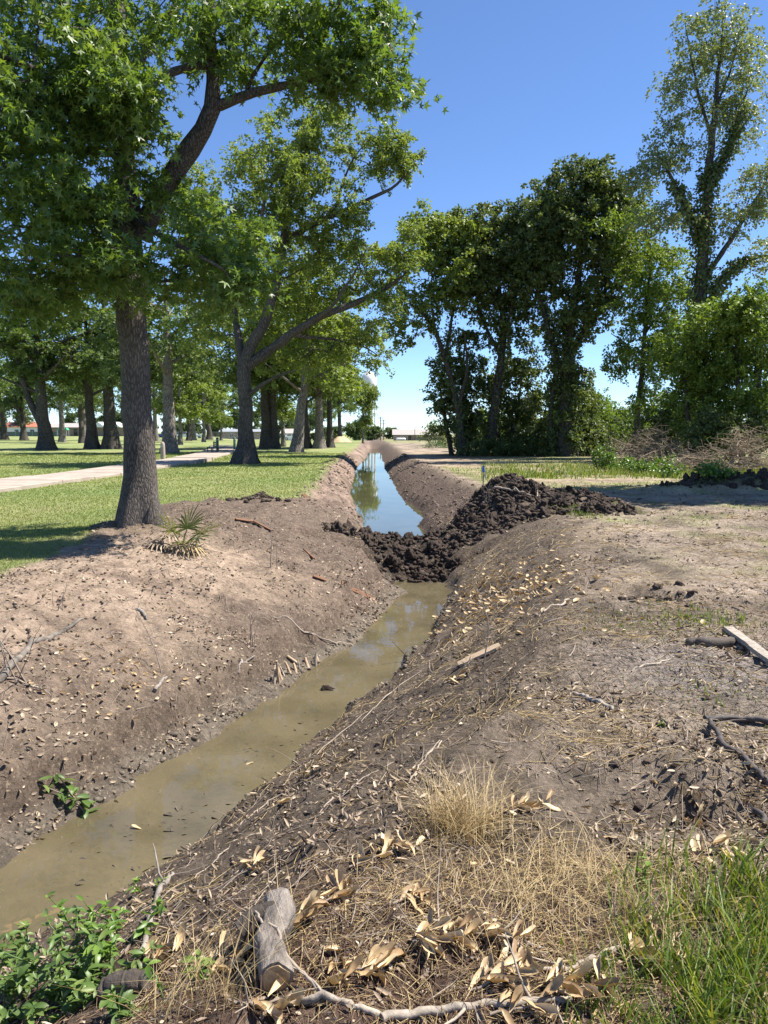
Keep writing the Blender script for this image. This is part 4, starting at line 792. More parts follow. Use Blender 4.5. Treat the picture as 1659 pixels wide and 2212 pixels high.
# chain-link fences
M['wire'] = flat('galvanised_wire', (.45, .46, .47), .5, .4)
def chain_fence(label, p0, p1, h, step):
    p0, p1 = np.array(p0, float), np.array(p1, float); n = max(2, int(np.linalg.norm(p1 - p0) / step)); r = thing('chain_fence', label, 'fence', p0)
    for k in range(n + 1):
        p = (p1 - p0) * k / n; m_ = MB(); z = Hf(p0[0] + p[0], p0[1] + p[1]) - p0[2]; m_.tube([(p[0], p[1], z - .2), (p[0], p[1], z + h)], .04, 6); m_.build('post', M['wire'], r)
    m_ = MB(); z1 = Hf(p1[0], p1[1]) - p0[2]; e = p1 - p0; e[2] = z1; m_.tube([(0, 0, h - .03), (e[0], e[1], e[2] + h - .03)], .03, 6); m_.build('top_rail', M['wire'], r)
    m_ = MB(); A = []; B = []; L = np.linalg.norm(e[:2]); q = np.arange(0, L, .35)
    for s in (1, -1):
        a0 = np.clip(q, 0, L); b0 = np.clip(q + s * h, 0, L); A.append(np.stack([e[0] * a0 / L, e[1] * a0 / L, z1 * a0 / L + .02], 1)); B.append(np.stack([e[0] * b0 / L, e[1] * b0 / L, z1 * b0 / L + h - .05], 1))
    m_.segs(np.concatenate(A), np.concatenate(B), .008, .008, 3); m = m_.build('wire_mesh', M['wire'], r); m['kind'] = 'stuff'
chain_fence('chain-link fence crossing behind the parked vehicles', onground(430, 240), onground(640, 240), 2.0, 3)
chain_fence('short chain-link fence in front of the far house', onground(850, 262), onground(880, 262), 1.5, 2.5)
# water tower
w0 = onground(797, 320); k = MPU(320); wt = thing('water_tower', 'white legged water tower rising behind the canal-edge trees', 'water tower', w0)
topz = P(800, 800, 320)[2] - w0[2]; botz = P(800, 845, 320)[2] - w0[2]; R_ = 17 * k
m_ = MB(); m_.tube([(0, 0, botz - 1.2), (0, 0, botz - .6), (0, 0, botz + .2), (0, 0, botz + 1.6), (0, 0, topz - 3.4), (0, 0, topz - 1.9), (0, 0, topz - .8), (0, 0, topz)], [.3, R_ * .5, R_ * .85, R_, R_ * 1.02, R_ * .8, R_ * .45, .1], 28); m_.build('tank', M['white'], wt)
m_ = MB(); m_.tube([(0, 0, -.2), (0, 0, botz - 1)], .45, 12); m_.build('riser_pipe', M['white'], wt)
lg = [(R_ * .8 * math.cos(a), R_ * .8 * math.sin(a)) for a in (.5, 2.07, 3.64, 5.21)]
for x, y in lg: m_ = MB(); m_.tube([(x * 1.15, y * 1.15, -.3), (x, y, botz + .6)], .33, 10); m_.build('leg', M['white'], wt)
for lv in (botz * .34, botz * .68):
    for q in range(4):
        a, b_ = lg[q], lg[(q + 1) % 4]; m_ = MB(); m_.tube([(a[0] * 1.06, a[1] * 1.06, lv), (b_[0] * 1.06, b_[1] * 1.06, lv)], .12, 6); m_.build('strut', M['white'], wt)
for q in range(4):
    a, b_ = lg[q], lg[(q + 1) % 4]
    for z0, z1 in ((0, botz * .34), (botz * .34, botz * .68), (botz * .68, botz)): m_ = MB(); m_.tube([(a[0] * 1.1, a[1] * 1.1, z0), (b_[0] * 1.05, b_[1] * 1.05, z1)], .05, 5); m_.build('brace_rod', M['white'], wt)
m_ = MB(); m_.tube([(R_ * 1.22 * math.cos(t), R_ * 1.22 * math.sin(t), botz + 1.6) for t in np.linspace(0, 6.283, 30)], .1, 6); m_.build('balcony_rail', M['white'], wt)
# poles
def upole(fx, fyt, Y, label, arms):
    g = onground(fx, Y); r = thing('utility_pole', label, 'pole', g); h = P(fx, fyt, Y)[2] - g[2]
    m_ = MB(); m_.tube([(0, 0, -.4), (0, 0, h)], [.2, .13], 10); m_.build('shaft', M['wood_pole'], r)
    for z in arms:
        m_ = MB(); m_.box((0, -.2, h - z), (2.2, .12, .14)); c = m_.build('crossarm', M['wood_pole'], r, smooth=False)
        for x in (-1, -.5, .5, 1): m_ = MB(); m_.tube([(x, -.2, h - z + .07), (x, -.2, h - z + .28)], [.06, .04], 6); m_.build('insulator', M['greymetal'], c)
    return r
upole(822, 900, 290, 'dark wooden utility pole nearest the canal end', [.5]); upole(828.5, 906, 330, 'utility pole with double crossarm behind the nearer pole', [.6, 1.8])
g = onground(896, 285); lp = thing('lamp_post', 'tall street lamp with bent arm in front of the far house', 'lamp post', g); h = P(896, 923, 285)[2] - g[2]
m_ = MB(); m_.tube([(0, 0, -.3), (0, 0, h - .3), (.15, 0, h), (.6, 0, h + .1), (1.1, 0, h + .1)], [.12, .08, .07, .06, .06], 8); m_.build('post', M['wood_pole'], lp)
m_ = MB(); m_.box((1.3, 0, h + .1), (.7, .3, .14)); m_.build('lamp_head', M['greymetal'], lp, smooth=False)
g = onground(866, 255); tk = thing('gas_tank', 'long white gas tank on short legs before the far house', 'tank', g)
m_ = MB(); m_.tube([(-1.6, 0, .62), (-1.5, 0, .62), (-1.3, 0, .62), (1.3, 0, .62), (1.5, 0, .62), (1.6, 0, .62)], [.05, .3, .42, .42, .3, .05], 16); m_.build('vessel', M['white'], tk)
for x in (-.9, .9): m_ = MB(); m_.box((x, 0, .12), (.14, .6, .34)); m_.build('leg', M['greymetal'], tk, smooth=False)
g = onground(736, 123); sd = thing('sand_heap', 'tan heap of sand beside the lawn trees near the canal', 'sand heap', g)
n = 24; ang = np.arange(n) * 2 * np.pi / n; V = [(0, 0, .85)]; 
for rr, z in ((.35, .78), (.7, .55), (1.05, .25), (1.35, -.05)):
    for q, a in enumerate(ang): f = 1 + .16 * math.sin(3 * a + rr) + .08 * math.sin(7 * a); V.append((rr * 1.1 * f * math.cos(a), rr * .9 * f * math.sin(a), z * (1 + .1 * math.sin(5 * a))))
T = [(0, 1 + q, 1 + (q + 1) % n) for q in range(n)]; Q = [(1 + l * n + q, 1 + (l + 1) * n + q, 1 + (l + 1) * n + (q + 1) % n, 1 + l * n + (q + 1) % n) for l in range(3) for q in range(n)]
m_ = MB(); m_.add(V, T=T, Q=Q); m_.build('heap', M['sand'], sd)
# vehicles
def vehicle(name, label, cat, c, rz, paint, body, cab, L, W):
    r = thing(name, label, cat, c, rz); hw = W / 2
    m_ = MB(); m_.prism(body, -hw, hw); bo = m_.build('body', paint, r, smooth=False)
    m_ = MB(); m_.prism(cab, -hw * .86, hw * .86); cb = m_.build('cabin', paint, r, smooth=False)
    cx = [p[0] for p in cab]; cz = [p[1] for p in cab]; x0, x1, z0, z1 = min(cx), max(cx), min(cz), max(cz)
    for s in (-1, 1):
        for a, b_ in ((.1, .48), (.54, .9)):
            m_ = MB(); m_.box((x0 + (x1 - x0) * (a + b_) / 2, s * hw * .87, z0 + (z1 - z0) * .55), ((x1 - x0) * (b_ - a), .04, (z1 - z0) * .62)); m_.build('window', M['glass'], r, smooth=False)
    m_ = MB(); wsx = x1 - .18; m_.box((wsx + .04, 0, z0 + (z1 - z0) * .5), (.06, hw * 1.5, (z1 - z0) * .7), tilt=.5); m_.build('windscreen', M['glass'], r, smooth=False)
    for x in (-L * .3, L * .32):
        for s in (-1, 1):
            m_ = MB(); m_.tube([(x, s * (hw - .2), .34), (x, s * (hw + .03), .34)], [.35, .35], 20); w_ = m_.build('wheel', M['tyre'], r); m_ = MB(); m_.tube([(x, s * (hw + .02), .34), (x, s * (hw + .05), .34)], [.2, .18], 14); m_.build('rim', M['greymetal'], w_)
    for s in (-1, 1): m_ = MB(); m_.box((L / 2 - .02, s * hw * .72, .78), (.1, .28, .18)); m_.build('headlight', M['white'], r, smooth=False)
    m_ = MB(); m_.box((L / 2 + .03, 0, .48), (.14, W * .96, .2)); m_.build('bumper', M['greymetal'], r, smooth=False)
    return r
pk = [(-2.65, .4), (2.6, .4), (2.65, .95), (2.3, 1.06), (.95, 1.12), (-2.65, 1.12)]; pkc = [(-.75, 1.13), (1.15, 1.13), (.55, 1.78), (-.6, 1.8)]
sv = [(-2.4, .4), (2.35, .4), (2.4, .9), (2.1, 1.05), (1.0, 1.1), (-2.4, 1.12)]; svc = [(-2.35, 1.13), (1.25, 1.13), (.6, 1.8), (-2.1, 1.82)]
ca_ = [(-2.2, .32), (2.15, .32), (2.2, .7), (1.8, .82), (.9, .92), (-1.5, .94), (-2.2, .9)]; cac = [(-1.45, .95), (1.05, .95), (.35, 1.42), (-.8, 1.42)]
vehicle('pickup_truck', 'blue pickup parked behind the pale streaked trunk', 'truck', onground(358, 232), math.pi * .97, M['blue'], pk, pkc, 5.3, 1.95)
vehicle('sport_utility_vehicle', 'white boxy vehicle parked next to the blue pickup', 'car', onground(398, 228), .05, M['carwhite'], sv, svc, 4.8, 1.95)
vehicle('pickup_truck', 'white pickup parked facing away beside the white boxy vehicle', 'truck', onground(418, 236), .1, M['carwhite'], pk, pkc, 5.3, 1.95)
vehicle('sedan', 'white sedan parked behind the touching pair of trunks', 'car', onground(630, 175), .3, M['carwhite'], ca_, cac, 4.4, 1.8)
# park furniture
g = G(352, 992); g[0] = pc(g[1]) - 1.7; g[2] = Hf(g[0], g[1]); po = thing('concrete_post', 'pale round-topped concrete marker post beside the path', 'post', g)
m_ = MB(); prof = [(0, 0, -.2), (0, 0, .75), (0, 0, .92), (0, 0, 1.02), (0, 0, 1.06)]; m_.tube(prof, [.15, .14, .13, .08, .01], 12); m_.build('shaft', M['concrete'], po); m_ = MB(); m_.box((0, -.135, .8), (.14, .03, .18)); m_.build('plaque', M['greymetal'], po, smooth=False)
for fx, fy, lb in ((470, 977, 'dark green post standing next to the bench'), (507, 974, 'dark green post where the path meets the flared trunk')):
    g = G(fx, fy); r = thing('green_post', lb, 'post', g); m_ = MB(); m_.tube([(0, 0, -.2), (0, 0, 1.15), (0, 0, 1.2)], [.11, .11, .03], 10); m_.build('shaft', M['greenpaint'], r); m_ = MB(); m_.tube([(0, 0, .95), (0, 0, 1.02)], .125, 10); m_.build('band', M['greymetal'], r)
g = G(458, 980); be = thing('park_bench', 'small dark green bench beside the path', 'bench', g, -1.1)
for k in range(4): m_ = MB(); m_.box((0, -.18 + k * .12, .45), (1.3, .1, .04)); m_.build('seat_slat', M['greenpaint'], be, smooth=False)
for k in range(3): m_ = MB(); m_.box((0, .27 + .03 * k, .58 + k * .13), (1.3, .03, .1)); m_.build('back_slat', M['greenpaint'], be, smooth=False)
for x in (-.55, .55):
    for y in (-.18, .22): m_ = MB(); m_.box((x, y, .17), (.06, .06, .56)); m_.build('leg', M['greenpaint'], be, smooth=False)
    m_ = MB(); m_.box((x, .28, .66), (.06, .05, .5)); m_.build('back_post', M['greenpaint'], be, smooth=False)
# survey stake
g = np.array([2.62, 21.0, Hf(2.62, 21.0)]); st = thing('survey_stake', 'thin wooden survey stake with a blue ribbon beside the mound', 'stake', g)
m_ = MB(); m_.box((0, 0, .36), (.025, .02, .92)); m_.build('shaft', M['tanwood'], st, smooth=False)
m_ = MB(); m_.box((0, -.016, .72), (.06, .008, .16)); m_.tube([(.03, -.015, .7), (.06, -.02, .58), (.05, -.03, .46)], .008, 5); m_.build('ribbon', flat('blue_ribbon', (.1, .2, .6)), st, smooth=False)

# ------------------------------------------------------------------ soil clods
def ico():
    t = (1 + 5 ** .5) / 2; v = norm(np.array([(-1, t, 0), (1, t, 0), (-1, -t, 0), (1, -t, 0), (0, -1, t), (0, 1, t), (0, -1, -t), (0, 1, -t), (t, 0, -1), (t, 0, 1), (-t, 0, -1), (-t, 0, 1)], float))
    f = np.array([(0, 11, 5), (0, 5, 1), (0, 1, 7), (0, 7, 10), (0, 10, 11), (1, 5, 9), (5, 11, 4), (11, 10, 2), (10, 7, 6), (7, 1, 8), (3, 9, 4), (3, 4, 2), (3, 2, 6), (3, 6, 8), (3, 8, 9), (4, 9, 5), (2, 4, 11), (6, 2, 10), (8, 6, 7), (9, 8, 1)]); return v, f
def subdiv(v, f):
    v = list(map(tuple, v)); d = {}; out = []
    def mid(a, b_):
        k_ = (min(a, b_), max(a, b_))
        if k_ not in d: m = np.array(v[a]) + np.array(v[b_]); v.append(tuple(m / np.linalg.norm(m))); d[k_] = len(v) - 1
        return d[k_]
    for a, b_, c in f: x, y, z = mid(a, b_), mid(b_, c), mid(c, a); out += [(a, x, z), (b_, y, x), (c, z, y), (x, y, z)]
    return np.array(v), np.array(out)
IV, IF = ico(); SV, SF = subdiv(IV, IF); SV2, SF2 = subdiv(SV, SF); SV3, SF3 = subdiv(SV2, SF2)
def lump(v, rng, amp):
    a = v.copy(); f = np.ones(len(v))
    pn = norm(rng.normal(0, 1, (13, 3))); pd = rng.uniform(.62, 1.0, 13); pr = v @ pn.T                     # broken faces
    f = np.min(np.where(pr > .12, pd[None] / np.maximum(pr, .12), 9.0), axis=1); f = np.clip(f, .4, 1.5)
    for fr, w, m in ((4.5, .2, 4), (9.0, .16, 5), (16.0, .1, 5)):
        if len(v) < 100 and fr > 5: break
        for _ in range(m):
            d = norm(rng.normal(0, 1, 3)); f += amp * w * np.sin(fr * rng.uniform(.7, 1.3) * v @ d + rng.uniform(0, 6))
    f += rng.normal(0, amp * .14, len(v)); return a * np.clip(f, .25, 2)[:, None]
rc_ = np.random.default_rng(77)
clodm = [mesh('clod', lump(SV3, rc_, .4) * np.array([1.15, 1, .75]), SF3, M['clod']) for _ in range(7)]
def scatter(rng, n, y0, y1, t0, t1, wf):
    """points evenly spread as seen over ground: log in distance"""
    y = np.exp(rng.uniform(math.log(y0), math.log(y1), n)); x = rng.uniform(t0, t1, n) * (y + .6); w = wf(x, y); k_ = rng.uniform(0, 1, n) < w; return x[k_], y[k_]
def lumps(mb, x, y, r, rng, V0=IV, F0=IF, amp=.3, sink=.3):
    n = len(x); z = H(x, y); k_ = len(V0); vs = [lump(V0, rng, amp) for _ in range(24)]; vs = np.array(vs)[rng.integers(0, 24, n)]
    a = rng.uniform(0, 6.28, n); c, s = np.cos(a)[:, None], np.sin(a)[:, None]; sc = r[:, None] * np.ones((1, 1))
    vx = (vs[..., 0] * c - vs[..., 1] * s) * sc * 1.15; vy = (vs[..., 0] * s + vs[..., 1] * c) * sc; vz = vs[..., 2] * sc * .8 + sc * (1 - 2 * sink) * .5
    V = np.stack([vx + x[:, None], vy + y[:, None], vz + z[:, None]], -1).reshape(-1, 3); mb.add(V, T=(F0[None] + (np.arange(n) * k_)[:, None, None]).reshape(-1, 3))
def heap(name, label, cat, loc, region, nbig, rbig, nsm, seed):
    rng = np.random.default_rng(seed); r = thing(name, label, cat, loc); (x0, x1, y0, y1, wf) = region
    x = rng.uniform(x0, x1, 6000); y = rng.uniform(y0, y1, 6000); w = wf(x, y); ok = rng.uniform(0, 1, 6000) < w; x, y = x[ok], y[ok]
    for k_ in range(min(nbig, len(x))):
        s = rbig[0] + (rbig[1] - rbig[0]) * rng.uniform(0, 1) ** 1.8; o = ob('clod', clodm[k_ % 7], r); o.location = np.array([x[k_], y[k_], Hf(x[k_], y[k_]) + .15 * s]) - np.array(loc); o.scale = (s, s * rng.uniform(.8, 1.2), s * rng.uniform(.7, 1.1)); o.rotation_euler = tuple(rng.uniform(0, 6, 3))
    m_ = MB(); sl = slice(nbig, nbig + nsm); x2, y2 = x[sl], y[sl]; lumps(m_, x2, y2, rng.uniform(.012, .065, len(x2)), rng, IV, IF, .35, .25)
    m_.V = [v - np.array(loc) for v in m_.V]; c = m_.build('crumbs', M['clod'], r); c['kind'] = 'stuff'; return r
heap('earth_dam', 'dark lumpy earth dam plugging the ditch between muddy and clear water', 'earth dam', (.8, 16.3, -.6), (-1.4, 5.2, 13.9, 18, lambda x, y: clodw(x, y) * (mound(x, y) < .22)), 260, (.035, .15), 2600, 81)
heap('soil_mound', 'dark peaked mound of dug soil beside the survey stake', 'mound', (3.2, 18.2, 0), (1.2, 6, 16.8, 19.6, lambda x, y: sstep(.08, .25, mound(x, y))), 170, (.03, .10), 1300, 82)
heap('soil_heap', 'low dark heap of broken soil in front of the twiggy brush', 'soil heap', (10.6, 23, 0), (7.6, 14, 22, 24.3, lambda x, y: sstep(.05, .2, mound(x, y))), 90, (.05, .15), 300, 83)
# loose crumbs on the banks
def soilw(x, y):
    l, r = weights(x, y); zz = ground0(x, y); return (1 - l) * (1 - .7 * r) * (zz > np.where(y < 15.4, ZN, ZF) - .02)
rs = np.random.default_rng(90); m_ = MB()
x, y = scatter(rs, 19000, 1.5, 24, -.62, .62, lambda x, y: soilw(x, y) * np.clip(.25 + 1.3 * fbm(x * .7, y * .7, 3, 33.0), .05, 1))
lumps(m_, x, y, (.0014 * (y + 1.5) * rs.uniform(.4, 1.0, len(x)) ** 2 + .002) * rs.uniform(.6, 1.9, len(x)), rs, IV, IF, .28, .3)
o = m_.build('soil_crumbs', M['clod_light'] if 'clod_light' in M else simple('soil_crumb', (.1, .078, .06), (.23, .18, .135), 6, .92, .5, .01, spec=.2, island=.4), None, smooth=True); tag(o, 'loose crumbs of soil strewn over both ditch banks', 'soil'); o['kind'] = 'stuff'
m_ = MB(); yr = np.exp(rs.uniform(math.log(19), math.log(60), 1500)); sd_ = rs.uniform(0, 1, 1500); xr = np.where(sd_ < .5, I(yr, XLC) + (I(yr, XLW) - I(yr, XLC)) * rs.uniform(-.1, 1, 1500), I(yr, XRC) + (I(yr, XRW) - I(yr, XRC)) * rs.uniform(-.2, 1, 1500)); lumps(m_, xr, yr, rs.uniform(.015, .06, 1500) * (.5 + .03 * yr) * rs.uniform(.3, 1, 1500), rs, IV, IF, .35, .45)
o = m_.build('bank_rubble', simple('bank_rubble', (.09, .068, .054), (.24, .18, .14), 4, .92, .5, .02, spec=.2, island=.4)); tag(o, 'rubbly lumps of soil along both canal banks', 'soil'); o['kind'] = 'stuff'
m_ = MB(); yr = rs.uniform(4.5, 14, 900); xr = I(yr, XLW) - .02 - np.abs(rs.normal(0, .10, 900)); xr[450:] = (I(yr, XRW) + .04 + np.abs(rs.normal(0, .08, 900)))[450:]; zz_ = H(xr, yr); ok = (zz_ > ZN - .03) & (zz_ < ZN + .3); xr, yr = xr[ok], yr[ok]; lumps(m_, xr, yr, rs.uniform(.006, .04, len(xr)) * rs.uniform(.3, 1, len(xr)), rs, SV, SF, .4, .62)
o = m_.build('mud_lumps', simple('wet_mud', (.06, .048, .036), (.19, .155, .115), 8, .75, .6, .01, spec=.35, island=.35)); tag(o, 'wet mud lumps lining the muddy pool edges', 'mud'); o['kind'] = 'stuff'
for lb, cx, cy, n, rr in (('clods slumped along the left lobe beyond the big trunk', -2.9, 18.5, 70, .055), ('broken clods at the dark gash in the near right bank', 1.5, 3.72, 22, .026), ('crumbled clods on the wet slope beside the muddy pool', .1, 4.4, 16, .02), ('small clods along the slumped ledge on the right flat', 3.0, 8.2, 40, .04)):
    m_ = MB(); sx = 1.4 if rr > .1 else .3; x = cx + rs.normal(0, sx, n); y = cy + rs.normal(0, .22, n); lumps(m_, x, y, rr * rs.uniform(.25, 1.1, n), rs, SV2, SF2, .42, .4); o = m_.build('soil_clods', M['clod'], None); tag(o, lb, 'soil'); o['kind'] = 'stuff'

# ------------------------------------------------------------------ litter, straw, twigs
def gnorm(x, y, e=.04): return norm(np.stack([-(H(x + e, y) - H(x - e, y)) / (2 * e), -(H(x, y + e) - H(x, y - e)) / (2 * e), np.ones_like(x)], -1))
def litter(name, label, cat, x, y, size, mat, rng, width=.5, kind='curl', tilt=.45, lift=.006):
    n = len(x); nm = gnorm(x, y) + rng.normal(0, tilt, (n, 3)); d = rng.normal(0, 1, (n, 3)); d[:, 2] *= .25; m_ = MB()
    leaves(m_, np.stack([x, y, H(x, y) + lift], -1), d, nm, size, kind, width); o = m_.build(name, mat); tag(o, label, cat); o['kind'] = 'stuff'; return o
rl = np.random.default_rng(91)
x, y = scatter(rl, 36000, 1.8, 24, -.6, .62, lambda x, y: soilw(x, y) * np.clip(.35 + 1.1 * fbm(x * .9, y * .9, 4, 83.0), .08, 1)); litter('leaf_crumbs', 'fine broken leaf and bark crumbs over the bare soil', 'leaf crumbs', x, y, rl.uniform(.006, .02, len(x)) * (1 + .16 * y), M['litter'], rl, width=.6, kind='diamond', tilt=.35)
lw_ = lambda x, y: soilw(x, y) * (x < I(y, XLW)) * np.clip(.02 + 1.3 * fbm(x * .9, y * .9, 4, 41.0), .015, 1) * .8
x, y = scatter(rl, 60000, 4.5, 20, -.6, .1, lw_); litter('leaf_litter', 'brown dead leaves strewn over the left bank', 'leaves', x, y, rl.uniform(.015, .06, len(x)), M['litter'], rl, tilt=.3)
rw_ = lambda x, y: soilw(x, y) * (x > I(y, XRW) + .1) * np.clip(.14 + 1.4 * fbm(x * .9, y * .7, 3, 47.0), .03, 1)
x, y = scatter(rl, 60000, 1.6, 22, -.5, .62, rw_); litter('leaf_litter', 'pale dry leaf bits strewn over the right bank', 'leaves', x, y, rl.uniform(.015, .07, len(x)) * (.7 + .03 * y), M['litter'], rl, width=.3)
for lb, fx, fy, sx, sy, n, s in (('drift of pink-brown leaves low on the left bank near the dam', 775, 1275, .38, .7, 420, .06), ('drift of tan leaves along the crease below the dark dam', 1080, 1290, .5, 1.3, 700, .075), ('patch of dead leaves at the left bank foot', 130, 1560, .35, .35, 160, .055), ('leaf patch midway up the left bank', 255, 1440, .3, .3, 130, .05)):
    g = G(fx, fy); x = g[0] + rl.normal(0, sx, n); y = g[1] + rl.normal(0, sy, n); litter('leaf_drift', lb, 'leaves', x, y, s * rl.uniform(.6, 1.3, n), M['litter'] if 'pink' in lb or 'dead' in lb else M['deadleaf'], rl)
def twigs(name, label, x, y, length, rad, mat, rng, lift=.008, tilt=.18):
    n = len(x); a = rng.uniform(0, 6.28, n); L = length; dx, dy = np.cos(a) * L / 2, np.sin(a) * L / 2
    p0 = np.stack([x - dx, y - dy, H(x - dx, y - dy) + lift], -1); p1 = np.stack([x + dx, y + dy, H(x + dx, y + dy) + lift + np.abs(rng.normal(0, tilt, n)) * L * .5], -1)
    pm = (p0 + p1) / 2 + rng.normal(0, .06, (n, 3)) * L[:, None]; pm[:, 2] = np.maximum(pm[:, 2], H(pm[:, 0], pm[:, 1]) + lift * .7)
    m_ = MB(); m_.segs(p0, pm, rad, rad * .9, 3); m_.segs(pm, p1, rad * .9, rad * .5, 3); o = m_.build(name, mat); tag(o, label, 'twigs'); o['kind'] = 'stuff'; return o
x, y = scatter(rl, 9000, 1.6, 20, -.6, .62, lambda x, y: soilw(x, y) * np.clip(.3 + fbm(x, y, 3, 55.0), .05, 1)); twigs('twig_litter', 'small grey twigs scattered over both banks', x, y, rl.uniform(.06, .3, len(x)) * (.5 + .08 * y), rl.uniform(.0012, .0032, len(x)) * (.6 + .09 * y), M['twig'], rl)
x, y = scatter(rl, 36000, 1.6, 20, -.3, .62, lambda x, y: soilw(x, y) * (x > I(y, XRW) + .2) * np.clip(.2 + 1.3 * fbm(x * .7, y * .6, 3, 63.0), .02, 1)); twigs('straw_litter', 'flattened straw strands over the right bank', x, y, rl.uniform(.05, .2, len(x)) * (.6 + .08 * y), rl.uniform(.0012, .0024, len(x)) * (.6 + .1 * y), M['drygrass'], rl, .006, .1)
n = 4200; x = rl.normal(.1, .75, n); y = rl.normal(2.35, .42, n); k_ = y > 1.5; x, y = x[k_], y[k_]; twigs('needle_litter', 'reddish brown mat of fine dead needles around the cut log', x, y, rl.uniform(.03, .11, len(x)), rl.uniform(.0007, .0014, len(x)), M['redstraw'], rl, .006, .35)
x, y = scatter(rl, 2600, 7, 15, -.5, -.1, lambda x, y: soilw(x, y) * (x < -2.0) * (ground0(x, y) > -.35) * np.clip(.3 + 1.2 * fbm(x * .8, y * .8, 2, 71.0), 0, 1)); m_ = MB(); x, y = x[:420], y[:420]; lumps(m_, x, y, rl.uniform(.012, .017, len(x)), rl, IV, IF, .18, .1); o = m_.build('seed_balls', simple('seed_ball', (.04, .028, .022), (.12, .085, .065), 20, .9, .4, .004)); tag(o, 'round spiky sweetgum seed balls lying below the big trunk', 'seed balls'); o['kind'] = 'stuff'

# ------------------------------------------------------------------ grass
def blades(mb, x, y, h, w, rng, bend=.6, seg=3, z=None, lean=None):
    n = len(x); z = H(x, y) if z is None else z; a = rng.uniform(0, 6.28, n); b_ = bend * rng.uniform(.2, 1.3, n); d = np.stack([np.cos(a), np.sin(a)], -1)
    if lean is not None: d = d * .7 + np.asarray(lean)
    rows = []
    for k_ in range(seg + 1):
        t = k_ / seg; o = (b_ * t ** 1.8 * h)[:, None] * d; zz = z - .01 + h * (t - .35 * b_ * t * t); wd = w * (1 - t) ** .7 * .5
        cx = x + o[:, 0]; cy = y + o[:, 1]; sx, sy = -np.sin(a + .6) * wd, np.cos(a + .6) * wd
        if k_ < seg: rows.append(np.stack([np.stack([cx - sx, cy - sy, zz], -1), np.stack([cx + sx, cy + sy, zz], -1)], 1))
        else: rows.append(np.stack([cx, cy, zz], -1)[:, None])
    V = np.concatenate(rows, 1); kk = V.shape[1]; F = []
    for k_ in range(seg - 1): F += [(2 * k_, 2 * k_ + 1, 2 * k_ + 3), (2 * k_, 2 * k_ + 3, 2 * k_ + 2)]
    F.append((2 * seg - 2, 2 * seg - 1, 2 * seg)); mb.add(V.reshape(-1, 3), T=(np.array(F)[None] + (np.arange(n) * kk)[:, None, None]).reshape(-1, 3))
def grass(name, label, x, y, h, w, mat, rng, **kw):
    m_ = MB(); blades(m_, x, y, h, w, rng, **kw); o = m_.build(name, mat); tag(o, label, 'grass'); o['kind'] = 'stuff'; return o
rg = np.random.default_rng(95)
x, y = scatter(rg, 190000, 7.5, 62, -.56, .02, lambda x, y: weights(x, y)[0] * (np.abs(x - pc(y)) > 1.3)); grass('lawn_grass', 'short mown grass of the park lawn', x, y, rg.uniform(.03, .065, len(x)) * (.7 + .014 * y), (.0035 + .0011 * y) * np.ones(len(x)), M['lawn'], rg, seg=1)
x, y = scatter(rg, 60000, 6, 50, .03, .6, lambda x, y: np.clip(weights(x, y)[1] * 1.2 - .18, 0, 1)); grass('sparse_grass', 'sparse yellow-green grass on the cleared right ground', x, y, rg.uniform(.03, .1, len(x)) * (.7 + .015 * y), (.003 + .0011 * y) * np.ones(len(x)), M['lawn'], rg, seg=1)
x, y = scatter(rg, 16000, 28, 40, .12, .6, lambda x, y: np.clip(weights(x, y)[1], 0, 1)); grass('tall_verge_grass', 'taller bright grass along the brush edge', x, y, rg.uniform(.1, .32, len(x)), .035 * np.ones(len(x)), M['grass'], rg, seg=2)
n = 4300; fx = rg.uniform(1200, 1800, n); fy = rg.uniform(1860, 2330, n); keep = rg.uniform(0, 1, n) < np.clip((fx - 1230 + .25 * (fy - 2000)) / 330, .03, 1) * np.clip((fy - 1850 - .0 * fx) / 90, 0, 1) * np.clip(.6 + 1.2 * fbm(fx * .012, fy * .012, 2, 3.0), .08, 1); fx, fy = fx[keep], fy[keep]
rd = np.array([ray(a, b_) for a, b_ in zip(fx, fy)]); t_ = (-.02 - EYE) / rd[:, 2]; gx, gy = rd[:, 0] * t_, rd[:, 1] * t_
grass('grass_clump', 'thick clump of long bright green grass at the path foot, near the pale stick', gx, gy, rg.uniform(.08, .27, len(gx)) * np.clip(.5 + (gx - .5) * .7, .5, 1.1), rg.uniform(.006, .012, len(gx)), M['grass'], rg, seg=4, bend=.7)
for lb, fx, fy, n, sx, sy, hh, bend, mt in (('yellow dead stems mixed into the long grass', 1480, 2090, 260, .25, .22, .22, 1.0, 'drygrass'), ('upright tuft of yellow straw beside the curled magnolia leaves', 1000, 1800, 560, .085, .075, .33, 1.1, 'drygrass'), ('flattened pale straw patch in front of the dark gash', 1230, 1900, 1100, .3, .16, .16, 1.6, 'drygrass'), ('loose yellow straw stems beside the rotten log', 480, 2150, 160, .13, .10, .30, 1.0, 'drygrass'), ('small straw patch at the bank crest', 1120, 2010, 260, .22, .14, .12, 1.5, 'drygrass')):
    g = G(fx, fy); x = g[0] + rg.normal(0, sx, n); y = g[1] + rg.normal(0, sy, n); m_ = MB(); blades(m_, x, y, hh * rg.uniform(.4, 1.1, n), rg.uniform(.002, .004, n), rg, bend=bend, seg=4); o = m_.build('dry_grass_tuft', M[mt]); tag(o, lb, 'dry grass'); o['kind'] = 'stuff'
